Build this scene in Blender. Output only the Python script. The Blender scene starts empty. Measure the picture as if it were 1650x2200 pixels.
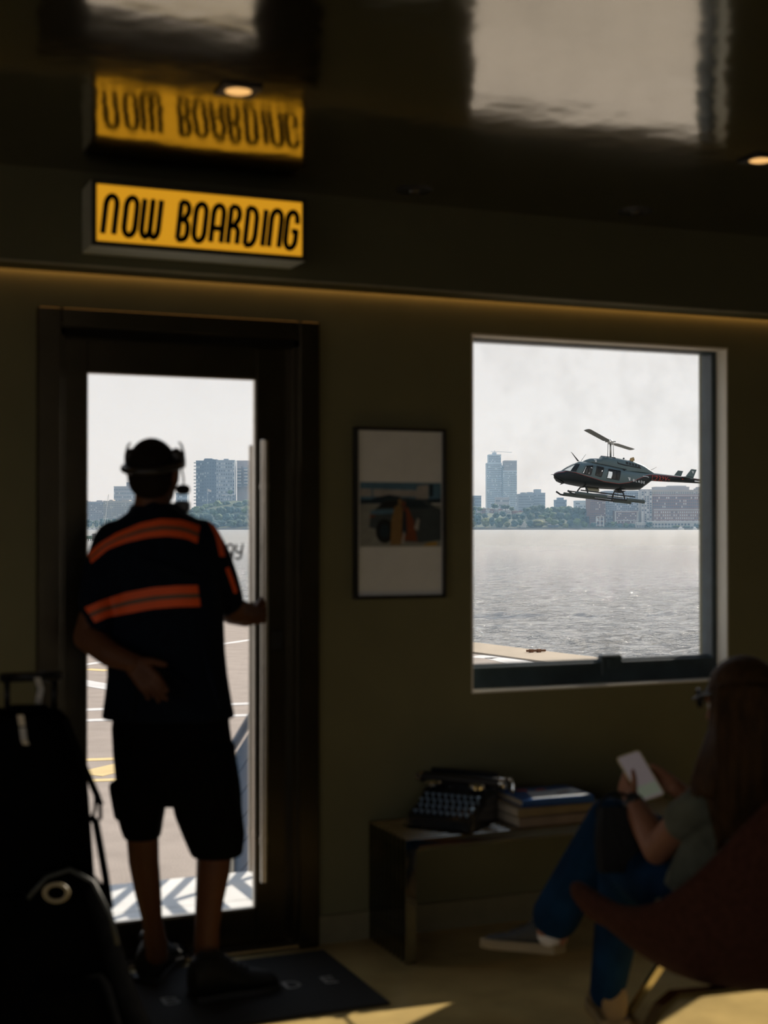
import bpy, math, random
import numpy as np
from mathutils import Vector, Matrix, noise
from mathutils.bvhtree import BVHTree
R = random.Random(7)
V = Vector
SC = bpy.context.scene
COL = SC.collection
PI = math.pi
# ------------------------------------------------------------------ camera
FPX, CX, CY = 3055.6, 825.0, 1100.0
YAW, PITCH, CAMZ = math.radians(22.8), math.radians(0.525), 1.5
FW = V((math.sin(YAW)*math.cos(PITCH), math.cos(YAW)*math.cos(PITCH), math.sin(PITCH)))
RT = V((math.cos(YAW), -math.sin(YAW), 0))
UP = RT.cross(FW)
CAM = V((0, 0, CAMZ))
cam = bpy.data.objects.new('camera', bpy.data.cameras.new('camera'))
COL.objects.link(cam)
cam.location = CAM
cam.rotation_euler = (PI/2+PITCH, 0, -YAW)
cam.data.sensor_fit = 'VERTICAL'; cam.data.sensor_height = 36; cam.data.lens = 50
cam.data.clip_end = 12000; cam.data.clip_start = .05
cam.data.dof.use_dof = True; cam.data.dof.focus_distance = 75; cam.data.dof.aperture_fstop = 3.0
SC.camera = cam
SC.view_settings.view_transform = 'Standard'; SC.view_settings.look = 'None'
SC.view_settings.exposure = 0; SC.view_settings.gamma = 1; SC.view_settings.use_curve_mapping = False
SC.cycles.use_denoising = True
SC.cycles.max_bounces = 10; SC.cycles.diffuse_bounces = 5; SC.cycles.glossy_bounces = 5
SC.cycles.transparent_max_bounces = 16; SC.cycles.volume_bounces = 1
SC.cycles.sample_clamp_indirect = 6; SC.cycles.caustics_reflective = False; SC.cycles.caustics_refractive = False
# ------------------------------------------------------------------ world sky and sun
def nd(nt, t, **kw):
    n = nt.nodes.new(t)
    for k, v in kw.items():
        if hasattr(n, k): setattr(n, k, v)
        else: n.inputs[k.replace('_', ' ')].default_value = v
    return n
W = bpy.data.worlds.new('sky'); SC.world = W; W.use_nodes = True
nt = W.node_tree; bg = nt.nodes['Background']
tc = nd(nt, 'ShaderNodeTexCoord'); sep = nd(nt, 'ShaderNodeSeparateXYZ')
nt.links.new(tc.outputs['Generated'], sep.inputs[0])
rmp = nd(nt, 'ShaderNodeValToRGB')
nt.links.new(sep.outputs['Z'], rmp.inputs[0])
e = rmp.color_ramp.elements
e[0].position = 0.0; e[0].color = (.86, .80, .755, 1)
e[1].position = 1.0; e[1].color = (.40, .52, .74, 1)
k = e.new(.12); k.color = (.85, .81, .775, 1)
k = e.new(.40); k.color = (.68, .72, .77, 1)
nz = nd(nt, 'ShaderNodeTexNoise', Scale=3.2, Detail=6.0, Roughness=.55)
mp = nd(nt, 'ShaderNodeMapping'); mp.inputs['Scale'].default_value = (1, 1, 4)
nt.links.new(tc.outputs['Generated'], mp.inputs[0]); nt.links.new(mp.outputs[0], nz.inputs['Vector'])
cr = nd(nt, 'ShaderNodeValToRGB')
cr.color_ramp.elements[0].position = .42; cr.color_ramp.elements[0].color = (.985, .985, .99, 1)
cr.color_ramp.elements[1].position = .68; cr.color_ramp.elements[1].color = (1.01, 1.005, 1.0, 1)
nt.links.new(nz.outputs[0], cr.inputs[0])
mx = nd(nt, 'ShaderNodeMix', data_type='RGBA', blend_type='MULTIPLY'); mx.inputs[0].default_value = 1
nt.links.new(rmp.outputs[0], mx.inputs[6]); nt.links.new(cr.outputs[0], mx.inputs[7])
nt.links.new(mx.outputs[2], bg.inputs[0]); bg.inputs[1].default_value = 1.0
SUNV = V((1.34, .794, .97)).normalized()          # direction to the sun
sl = bpy.data.lights.new('sun', 'SUN'); sl.energy = 6.4; sl.angle = math.radians(.55); sl.color = (1, .89, .74)
so = bpy.data.objects.new('sun', sl); COL.objects.link(so)
so.rotation_euler = SUNV.to_track_quat('Z', 'Y').to_euler()
# ------------------------------------------------------------------ helpers
def ray(px, py): return FW + RT*((px-CX)/FPX) + UP*((CY-py)/FPX)
def P(px, py, d): return CAM + ray(px, py)*d
def onY(px, py, y): r = ray(px, py); return CAM + r*(y/r.y)
def onZ(px, py, z): r = ray(px, py); return CAM + r*((z-CAMZ)/r.z)
def onX(px, py, x): r = ray(px, py); return CAM + r*(x/r.x)
def lin(c):
    return tuple(((x/255)/12.92 if x/255 <= .04045 else ((x/255+.055)/1.055)**2.4) for x in c)
MATS = {}
def mat(name, col, rough=.5, metal=0, var=.12, scale=14, bump=0, bscale=None, spec=.5, emit=None, est=0, sheen=0, coat=0):
    if name in MATS: return MATS[name]
    m = bpy.data.materials.new(name); m.use_nodes = True; MATS[name] = m
    t = m.node_tree; b = t.nodes['Principled BSDF']
    b.inputs['Roughness'].default_value = rough; b.inputs['Metallic'].default_value = metal
    b.inputs['Specular IOR Level'].default_value = spec; b.inputs['Coat Weight'].default_value = coat
    if sheen: b.inputs['Sheen Weight'].default_value = sheen; b.inputs['Sheen Tint'].default_value = (*col, 1)
    co = nd(t, 'ShaderNodeTexCoord')
    n = nd(t, 'ShaderNodeTexNoise', Scale=scale, Detail=4.0)
    t.links.new(co.outputs['Object'], n.inputs['Vector'])
    r = nd(t, 'ShaderNodeValToRGB')
    r.color_ramp.elements[0].position = .3; r.color_ramp.elements[1].position = .7
    r.color_ramp.elements[0].color = tuple(max(0, c*(1-var)) for c in col)+(1,)
    r.color_ramp.elements[1].color = tuple(min(1, c*(1+var)) for c in col)+(1,)
    t.links.new(n.outputs[0], r.inputs[0]); t.links.new(r.outputs[0], b.inputs['Base Color'])
    if bump:
        n2 = nd(t, 'ShaderNodeTexNoise', Scale=bscale or scale*4, Detail=5.0)
        t.links.new(co.outputs['Object'], n2.inputs['Vector'])
        bp = nd(t, 'ShaderNodeBump', Strength=bump, Distance=.02)
        t.links.new(n2.outputs[0], bp.inputs['Height']); t.links.new(bp.outputs[0], b.inputs['Normal'])
    if emit:
        b.inputs['Emission Color'].default_value = (*emit, 1); b.inputs['Emission Strength'].default_value = est
    return m
def glass(name, tint=(1, 1, 1), refl=.06, rough=.0, dirt=0):
    m = bpy.data.materials.new(name); m.use_nodes = True; MATS[name] = m
    t = m.node_tree; t.nodes.clear()
    o = nd(t, 'ShaderNodeOutputMaterial'); tr = nd(t, 'ShaderNodeBsdfTransparent'); gl = nd(t, 'ShaderNodeBsdfGlossy')
    tr.inputs[0].default_value = (*tint, 1); gl.inputs['Roughness'].default_value = rough
    fr = nd(t, 'ShaderNodeFresnel', IOR=1.45); gm_ = nd(t, 'ShaderNodeNewGeometry')
    ma = nd(t, 'ShaderNodeMath', operation='MULTIPLY_ADD'); ma.inputs[1].default_value = 1/1.45-1.45; ma.inputs[2].default_value = 1.45
    t.links.new(gm_.outputs['Backfacing'], ma.inputs[0]); t.links.new(ma.outputs[0], fr.inputs['IOR']); mxs = nd(t, 'ShaderNodeMixShader')
    t.links.new(fr.outputs[0], mxs.inputs[0]); t.links.new(tr.outputs[0], mxs.inputs[1]); t.links.new(gl.outputs[0], mxs.inputs[2])
    last = mxs
    if dirt:
        df = nd(t, 'ShaderNodeBsdfDiffuse'); df.inputs[0].default_value = (.7, .74, .78, 1)
        co = nd(t, 'ShaderNodeTexCoord'); n = nd(t, 'ShaderNodeTexNoise', Scale=5.0, Detail=6.0)
        t.links.new(co.outputs['Object'], n.inputs['Vector'])
        r = nd(t, 'ShaderNodeValToRGB'); r.color_ramp.elements[0].position = .45; r.color_ramp.elements[1].position = .85
        r.color_ramp.elements[0].color = (0, 0, 0, 1); r.color_ramp.elements[1].color = (dirt,)*3+(1,)
        t.links.new(n.outputs[0], r.inputs[0])
        m2 = nd(t, 'ShaderNodeMixShader'); t.links.new(r.outputs[0], m2.inputs[0])
        t.links.new(mxs.outputs[0], m2.inputs[1]); t.links.new(df.outputs[0], m2.inputs[2]); last = m2
    t.links.new(last.outputs[0], o.inputs[0])
    return m
class MB:
    def __init__(s): s.v = []; s.f = []; s.m = []; s.cm = 0
    def add(s, vs, fs, m=None):
        b = len(s.v); s.v += [V(x) for x in vs]
        s.f += [tuple(i+b for i in f) for f in fs]; s.m += [s.cm if m is None else m]*len(fs); return s
    def box(s, lo, hi, M=None, m=None):
        x0, y0, z0 = lo; x1, y1, z1 = hi
        vs = [V(p) for p in ((x0,y0,z0),(x1,y0,z0),(x1,y1,z0),(x0,y1,z0),(x0,y0,z1),(x1,y0,z1),(x1,y1,z1),(x0,y1,z1))]
        if M: vs = [M @ p for p in vs]
        return s.add(vs, [(3,2,1,0),(4,5,6,7),(0,1,5,4),(1,2,6,5),(2,3,7,6),(3,0,4,7)], m)
    def bbox(s, lo, hi, b=.004, M=None, m=None):        # box with chamfered vertical and horizontal edges
        x0, y0, z0 = lo; x1, y1, z1 = hi
        b = min(b, (x1-x0)*.45, (y1-y0)*.45, (z1-z0)*.45)
        rings = []
        for z, i in ((z0, b), (z0+b, 0), (z1-b, 0), (z1, b)):
            a0, a1, c0, c1 = x0+i, x1-i, y0+i, y1-i
            rings.append([V((a0+b,c0,z)),V((a1-b,c0,z)),V((a1,c0+b,z)),V((a1,c1-b,z)),V((a1-b,c1,z)),V((a0+b,c1,z)),V((a0,c1-b,z)),V((a0,c0+b,z))])
        if M: rings = [[M @ p for p in r] for r in rings]
        return s.loft(rings, m=m)
    def loft(s, rings, caps=True, closed=True, m=None):
        n = len(rings[0]); vs = [p for r in rings for p in r]; fs = []
        for i in range(len(rings)-1):
            for j in range(n if closed else n-1):
                k = (j+1) % n
                fs.append((i*n+j, i*n+k, (i+1)*n+k, (i+1)*n+j))
        if caps and closed:
            fs.append(tuple(reversed(range(n)))); fs.append(tuple(range((len(rings)-1)*n, len(rings)*n)))
        return s.add(vs, fs, m)
    def tube(s, pts, r, n=10, m=None, caps=True):
        pts = [V(p) for p in pts]; rs = r if isinstance(r, (list, tuple)) else [r]*len(pts)
        rings = []; a = None
        for i, p in enumerate(pts):
            d = (pts[min(i+1, len(pts)-1)]-pts[max(i-1, 0)]).normalized()
            if a is None: a = d.orthogonal().normalized()
            a = (a-d*a.dot(d)).normalized(); b = d.cross(a)
            rings.append([p+(a*math.cos(t)+b*math.sin(t))*rs[i] for t in [2*PI*j/n for j in range(n)]])
        return s.loft(rings, caps=caps, m=m)
    def ell(s, c, ax, ay, az, n=16, k=10, m=None):
        c, ax, ay, az = V(c), V(ax), V(ay), V(az); vs = [c-az]; fs = []
        for i in range(1, k):
            t = -PI/2+PI*i/k
            vs += [c+(ax*math.cos(2*PI*j/n)+ay*math.sin(2*PI*j/n))*math.cos(t)+az*math.sin(t) for j in range(n)]
        vs.append(c+az)
        for j in range(n): fs.append((0, 1+(j+1) % n, 1+j)); fs.append((len(vs)-1, 1+(k-2)*n+j, 1+(k-2)*n+(j+1) % n))
        for i in range(k-2):
            for j in range(n): fs.append((1+i*n+j, 1+i*n+(j+1) % n, 1+(i+1)*n+(j+1) % n, 1+(i+1)*n+j))
        return s.add(vs, fs, m)
    def sph(s, c, r, n=14, k=9, m=None): return s.ell(c, (r,0,0), (0,r,0), (0,0,r), n, k, m)
    def caps(s, pts, rs, n=14):                           # chain of tapered capsules
        pts = [V(p) for p in pts]
        for p, r in zip(pts, rs): s.sph(p, r, n, 8)
        for i in range(len(pts)-1): s.tube([pts[i], pts[i+1]], [rs[i], rs[i+1]], n)
        return s
    def lathe(s, prof, c=(0,0,0), n=24, M=None, m=None):
        c = V(c); rings = [[V((r*math.cos(2*PI*j/n), r*math.sin(2*PI*j/n), z)) for j in range(n)] for r, z in prof]
        rings = [[(M @ p if M else p)+c for p in rg] for rg in rings]
        return s.loft(rings, m=m)
    def prism(s, poly, fr, t, m=None):                   # poly in 2d, fr(u,v,w) maps to space
        n = len(poly)
        return s.add([fr(u, v, 0) for u, v in poly]+[fr(u, v, t) for u, v in poly],
                     [tuple(reversed(range(n))), tuple(range(n, 2*n))]+[(i, (i+1) % n, n+(i+1) % n, n+i) for i in range(n)], m)
def wpos(o):
    p = V((0,0,0))
    while o: p += o.location; o = o.parent
    return p
def mk(name, mb, mats, parent=None, smooth=False, local=False, kind=None, label=None, cat=None, group=None, at=None):
    me = bpy.data.meshes.new(name)
    org = V((0,0,0)) if local else (wpos(parent) if parent else V(at or (0,0,0)))
    me.from_pydata([tuple(p-org) for p in mb.v], [], mb.f)
    for m in (mats if isinstance(mats, (list, tuple)) else [mats]): me.materials.append(m)
    me.polygons.foreach_set('material_index', mb.m)
    if smooth: me.polygons.foreach_set('use_smooth', [True]*len(me.polygons))
    me.update()
    o = bpy.data.objects.new(name, me); COL.objects.link(o)
    if smooth == 2:
        import bmesh
        bm = bmesh.new(); bm.from_mesh(me); bmesh.ops.recalc_face_normals(bm, faces=bm.faces)
        for ed in bm.edges:
            if len(ed.link_faces) == 2 and ed.calc_face_angle(0) > .6: ed.smooth = False
        bm.to_mesh(me); bm.free()
    if parent: o.parent = parent
    elif at is not None and not local: o.location = at
    tag(o, label, cat, group, kind); return o
def tag(o, label=None, cat=None, group=None, kind=None):
    if label: o['label'] = label
    if cat: o['category'] = cat
    if group: o['group'] = group
    if kind: o['kind'] = kind
    return o
def thing(name, label, cat, loc=(0,0,0), rz=0, group=None):
    o = bpy.data.objects.new(name, None); COL.objects.link(o); o.location = loc; o.rotation_euler = (0,0,rz)
    o.empty_display_size = .1
    return tag(o, label, cat, group)
def copy_tree(o, parent=None):
    c = o.copy(); COL.objects.link(c); c.parent = parent
    for ch in list(o.children): copy_tree(ch, c)
    return c
def voxel(o, size, smooth=6, fac=.5, dec=0):
    m = o.modifiers.new('r', 'REMESH'); m.mode = 'VOXEL'; m.voxel_size = size; m.use_smooth_shade = True
    m = o.modifiers.new('s', 'SMOOTH'); m.iterations = smooth; m.factor = fac
    if dec: m = o.modifiers.new('d', 'DECIMATE'); m.ratio = dec
    dg = bpy.context.evaluated_depsgraph_get()
    me = bpy.data.meshes.new_from_object(o.evaluated_get(dg)); mats = list(o.data.materials)
    o.modifiers.clear(); old = o.data; o.data = me
    me.materials.clear()
    for x in mats: me.materials.append(x)
    me.polygons.foreach_set('use_smooth', [True]*len(me.polygons)); me.polygons.foreach_set('material_index', [0]*len(me.polygons))
    bpy.data.meshes.remove(old); return o
def ribbon(mb, path, w, fr, m=None):                    # monoline stroke with round joints, in 2d
    for i in range(len(path)-1):
        a, b = V(path[i]).to_2d(), V(path[i+1]).to_2d()
        d = (b-a)
        if d.length < 1e-6: continue
        d.normalize(); nn = V((-d.y, d.x))*w/2
        q = [a-nn, b-nn, b+nn, a+nn]
        mb.add([fr(p.x, p.y, .0015) for p in q], [(0,1,2,3)], m)
    for p in path[1:-1]:
        k = 10; mb.add([fr(p[0]+w/2*math.cos(2*PI*j/k), p[1]+w/2*math.sin(2*PI*j/k), .0015) for j in range(k)], [tuple(range(k))], m)
def arc(cx, cy, rx, ry, a0, a1, n=10):
    return [(cx+rx*math.cos(math.radians(a0+(a1-a0)*i/n)), cy+ry*math.sin(math.radians(a0+(a1-a0)*i/n))) for i in range(n+1)]
GL = {
 'N': (.5, [[(0,0)]+arc(.25,.76,.25,.24,180,0)+[(.5,0)]]),
 'O': (.5, [arc(.25,.76,.25,.24,0,180)+arc(.25,.24,.25,.24,180,360)+[(.5,.76)]]),
 'W': (.84, [[(0,1)]+arc(.21,.22,.21,.22,180,360)+[(.42,.95),(.42,.22)]+arc(.63,.22,.21,.22,180,360)+[(.84,1)]]),
 'B': (.46, [[(.04,0),(.04,1)], [(0,1)]+arc(.22,.8,.22,.2,90,-60)+[(.26,.53),(-.06,.53)], [(.2,.53)]+arc(.22,.3,.24,.24,60,0)+arc(.22,.2,.24,.2,0,-90)+[(0,0)]]),
 'A': (.5, [[(0,0)]+arc(.25,.76,.25,.24,180,0)+[(.5,0)], [(-.07,.38),(.5,.38)]]),
 'R': (.46, [[(.02,0),(.02,1)], [(0,1)]+arc(.22,.78,.23,.22,90,-60)+[(.26,.48),(-.06,.48)], [(.2,.48)]+arc(.22,.3,.24,.18,80,0)+[(.46,0)]]),
 'D': (.5, [[(.03,0),(.03,1)], [(0,1),(.2,1)]+arc(.22,.7,.27,.3,90,0)+arc(.22,.3,.27,.3,0,-90)+[(0,0)]]),
 'I': (.02, [[(.01,0),(.01,1)]]),
 'G': (.5, [[(.5,.68)]+arc(.25,.76,.25,.24,0,180)+arc(.25,.24,.25,.24,180,360)+[(.5,.47),(.26,.47)]]),
 'Y': (.5, [[(0,1),(0,.66)]+arc(.25,.62,.25,.2,180,360)+[(.5,1),(.5,.24)]+arc(.25,.22,.25,.22,0,-150)]),
 'L': (.4, [[(0,1),(0,0),(.4,0)]]), 'E': (.42, [[(.42,1),(0,1),(0,0),(.42,0)], [(0,.5),(.38,.5)]]),
}
GS = dict(GL)                                            # plain square sans for the operator's name and registration
GS.update({'B': (.55, [[(0,0),(0,1),(.35,1),(.5,.9),(.5,.62),(.38,.52),(0,.52)], [(.38,.52),(.55,.4),(.55,.12),(.4,0),(0,0)]]),
 'A': (.7, [[(0,0),(.35,1),(.7,0)], [(.14,.34),(.56,.34)]]),
 'D': (.6, [[(0,0),(0,1),(.3,1),(.52,.85),(.6,.6),(.6,.4),(.52,.15),(.3,0),(0,0)]]),
 'L': (.48, [[(0,1),(0,0),(.48,0)]]), 'E': (.5, [[(.5,1),(0,1),(0,0),(.5,0)], [(0,.5),(.45,.5)]]),
 'N': (.6, [[(0,0),(0,1),(.6,0),(.6,1)]]), 'M': (.75, [[(0,0),(0,1),(.37,.3),(.75,1),(.75,0)]]),
 'H': (.6, [[(0,0),(0,1)], [(.6,0),(.6,1)], [(0,.5),(.6,.5)]]),
 '2': (.5, [[(0,.78),(.08,.95),(.25,1),(.42,.95),(.5,.75),(.42,.55),(0,0),(.5,0)]]),
 '3': (.5, [[(0,.9),(.2,1),(.42,.93),(.48,.75),(.38,.56),(.2,.53)], [(.2,.53),(.42,.47),(.5,.25),(.42,.07),(.22,0),(0,.1)]])})
def ball(mb, c, r, sub=2, amp=.25, seed=0):             # lumpy icosphere
    import bmesh
    bm = bmesh.new(); bmesh.ops.create_icosphere(bm, subdivisions=sub, radius=1)
    vs = []
    for v in bm.verts:
        d = 1+amp*noise.noise(v.co*2.1+V((seed*3.1, seed, 0)))+amp*.5*noise.noise(v.co*5+V((seed, 7, 0)))
        vs.append(V((v.co.x*r[0], v.co.y*r[1], v.co.z*r[2]))*d+V(c))
    mb.add(vs, [tuple(x.index for x in f.verts) for f in bm.faces]); bm.free()
ORD = 'first second third fourth fifth sixth seventh eighth ninth tenth eleventh twelfth thirteenth fourteenth fifteenth sixteenth seventeenth eighteenth nineteenth twentieth'.split()
# ================================================================== SETTING: the room
WY, WT, CEIL = 4.8, .2, 2.650                             # inner face of the window wall, its thickness, ceiling height
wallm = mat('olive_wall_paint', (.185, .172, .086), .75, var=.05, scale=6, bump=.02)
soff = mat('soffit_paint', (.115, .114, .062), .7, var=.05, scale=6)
revm = mat('cream_reveal_paint', (.78, .75, .66), .6, var=.03)
ceilm = mat('dark_mirror_lacquer', (.47, .455, .375), .10, metal=1, var=.03, scale=3)
def wavy(m, scale, strength, dist):
    t = m.node_tree; b = t.nodes['Principled BSDF']; co = nd(t, 'ShaderNodeTexCoord')
    n = nd(t, 'ShaderNodeTexNoise', Scale=scale, Detail=3.0); t.links.new(co.outputs['Object'], n.inputs['Vector'])
    bp = nd(t, 'ShaderNodeBump', Strength=strength, Distance=dist)
    t.links.new(n.outputs[0], bp.inputs['Height']); t.links.new(bp.outputs[0], b.inputs['Normal'])
wavy(ceilm, 2.5, .25, .02)
floorm = mat('polished_ochre_concrete', (.68, .50, .20), .16, var=.18, scale=5, spec=.5)
XL, XR, YB = -2.6, 6.6, -4.5
DX0, DX1, DZ = .80, 1.72, 2.19                            # door opening
WX0, WX1, WZ0, WZ1 = 2.374, 3.539, .867, 2.222            # window_1 opening
W2 = (4.385, 5.60)                                        # window_2, beyond the right of the frame
w = MB()
def wb(x0, x1, z0, z1): w.box((x0, WY, z0), (x1, WY+WT, z1))
wb(XL, DX0, -.02, 2.7); wb(DX1, WX0, -.02, 2.7); wb(WX1, W2[0], -.02, 2.7); wb(W2[1], XR, -.02, 2.7)
wb(DX0, DX1, DZ, 2.7); wb(WX0, WX1, -.02, WZ0); wb(WX0, WX1, WZ1, 2.7); wb(W2[0], W2[1], -.02, WZ0); wb(W2[0], W2[1], WZ1, 2.7)
mk('wall_front', w, wallm, kind='structure', label='dark olive wall with the door and the window')
pale = mat('pale_wall_paint', (.68, .65, .56), .7, var=.04, scale=6)
L0, L1, K0, K1, GZ = -4.0, 3.0, -2.4, 1.5, 2.5            # unseen glazed openings added in left and back walls to brighten the room
q = MB(); q.box((XL-.15, YB, 0), (XL, L0, 2.7)); q.box((XL-.15, L1, 0), (XL, WY, 2.7)); q.box((XL-.15, L0, 0), (XL, L1, .12)); q.box((XL-.15, L0, GZ), (XL, L1, 2.7))
mk('wall_left', q, pale, kind='structure')
mk('wall_right', MB().box((XR, YB, 0), (XR+.15, WY, 2.7)), pale, kind='structure')
q = MB(); q.box((XL-.15, YB-.15, 0), (K0, YB, 2.7)); q.box((K1, YB-.15, 0), (XR+.15, YB, 2.7)); q.box((K0, YB-.15, 0), (K1, YB, .12)); q.box((K0, YB-.15, GZ), (K1, YB, 2.7))
mk('wall_back', q, pale, kind='structure')
mk('floor', MB().box((XL-.15, YB-.15, -.12), (XR+.15, WY+.0, 0)), floorm, kind='structure', label='polished ochre concrete floor')
mk('ceiling', MB().box((XL-.15, YB-.15, CEIL), (XR+.15, WY+WT, CEIL+.12)), ceilm, kind='structure', label='glossy black reflective ceiling')
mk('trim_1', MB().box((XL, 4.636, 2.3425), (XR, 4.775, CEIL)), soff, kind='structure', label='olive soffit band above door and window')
mk('trim_2', MB().box((XL, 4.633, 2.3405), (XR, 4.6395, 2.3465)), mat('soffit_edge', (.42, .38, .27), .5), kind='structure', label='thin pale edge along the soffit bottom')
led = mk('led_strip', MB().box((XL, 4.778, 2.350), (XR, 4.797, 2.360)), mat('warm_led', (.8, .5, .2), .5, emit=(1, .52, .16), est=2.2), at=(2, 4.79, 2.36),
         label='warm orange LED strip tucked under the soffit', cat='light')
bb = MB()
for x0, x1 in ((XL, .762), (1.756, XR)): bb.box((x0, 4.786, 0), (x1, WY+.001, .10))
mk('baseboard_front', bb, mat('baseboard_paint', (.24, .21, .12), .45), kind='structure')
# window_1: reveal lining, dark blue steel frame, pane, latch block
def window(n, x0, x1, lab):
    root = thing('window_%d' % n, lab, None, ((x0+x1)/2, 4.9, WZ0)); root['kind'] = 'structure'
    steel = mat('blue_black_steel', (.035, .06, .075), .38, var=.35, scale=9, spec=.5)
    rv = MB()
    t = .008
    rv.box((x0, WY-.001, WZ0), (x1, 4.868, WZ0+t)); rv.box((x0, WY-.001, WZ1-t), (x1, 4.868, WZ1))
    rv.box((x0, WY-.001, WZ0+t), (x0+t, 4.868, WZ1-t)); rv.box((x1-t, WY-.001, WZ0+t), (x1, 4.868, WZ1-t))
    mk('window_reveal', rv, revm, root, label='pale cream painted window reveal')
    mk('bottom_rail', MB().bbox((x0, 4.868, WZ0), (x1, 4.945, .958), .004), steel, root)
    mk('bottom_rail', MB().bbox((x0, 4.90, .958), (x1, 4.92, .966), .002), steel, root)
    mk('top_rail', MB().bbox((x0, 4.868, WZ1-.016), (x1, 4.945, WZ1), .004), steel, root)
    mk('side_rail', MB().bbox((x1-.03, 4.868, .95), (x1, 4.945, WZ1-.014), .004), steel, root)
    mk('side_rail', MB().bbox((x0, 4.868, .95), (x0+.004, 4.945, WZ1-.014), .002), steel, root)
    mk('pane', MB().box((x0+.002, 4.904, .95), (x1-.004, 4.910, WZ1-.01)), GLASSD, root)
    lx = x0+.52*(x1-x0)
    mk('latch', MB().bbox((lx, 4.866, .90), (lx+.10, 4.90, .985), .005).bbox((lx+.03, 4.861, .93), (lx+.07, 4.868, .965), .002), steel, root)
    return root
GLASSD = glass('dusty_glass', dirt=.10)
window(1, WX0, WX1, 'square window with a dark blue steel frame')
window(2, W2[0], W2[1], 'second window farther along the wall')
def fill_glazing(n, a, b, along_y, lab):  # out-of-view glazing, added so more sky light reaches the interior
    root = thing('window_%d' % n, lab, None, (XL, (a+b)/2, .25) if along_y else ((a+b)/2, YB, .25)); root['kind'] = 'structure'
    st = MATS['blue_black_steel']; m = MB(); N = 4
    def bx(mb, u0, u1, z0, z1, d0, d1): mb.box((XL-d1, u0, z0), (XL-d0, u1, z1)) if along_y else mb.box((u0, YB-d1, z0), (u1, YB-d0, z1))
    bx(m, a, b, .12, .30, .03, .11); bx(m, a, b, GZ-.05, GZ, .03, .11)
    for i in range(N+1): u = a+(b-a-.05)*i/N; bx(m, u, u+.05, .30, GZ-.05, .03, .11)
    mk('window_frame', m, st, root)
    for i in range(N): u = a+(b-a-.05)*i/N; p = MB(); bx(p, u+.05, u+(b-a-.05)/N, .30, GZ-.05, .066, .072); mk('pane', p, GLASSC, root)
GLASSC = glass('clear_glass', dirt=.02)
fill_glazing(3, L0, L1, True, 'unseen glazed front added along the left wall to light the room'); fill_glazing(4, K0, K1, False, 'unseen glazed front added in the back wall to light the room')
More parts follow.
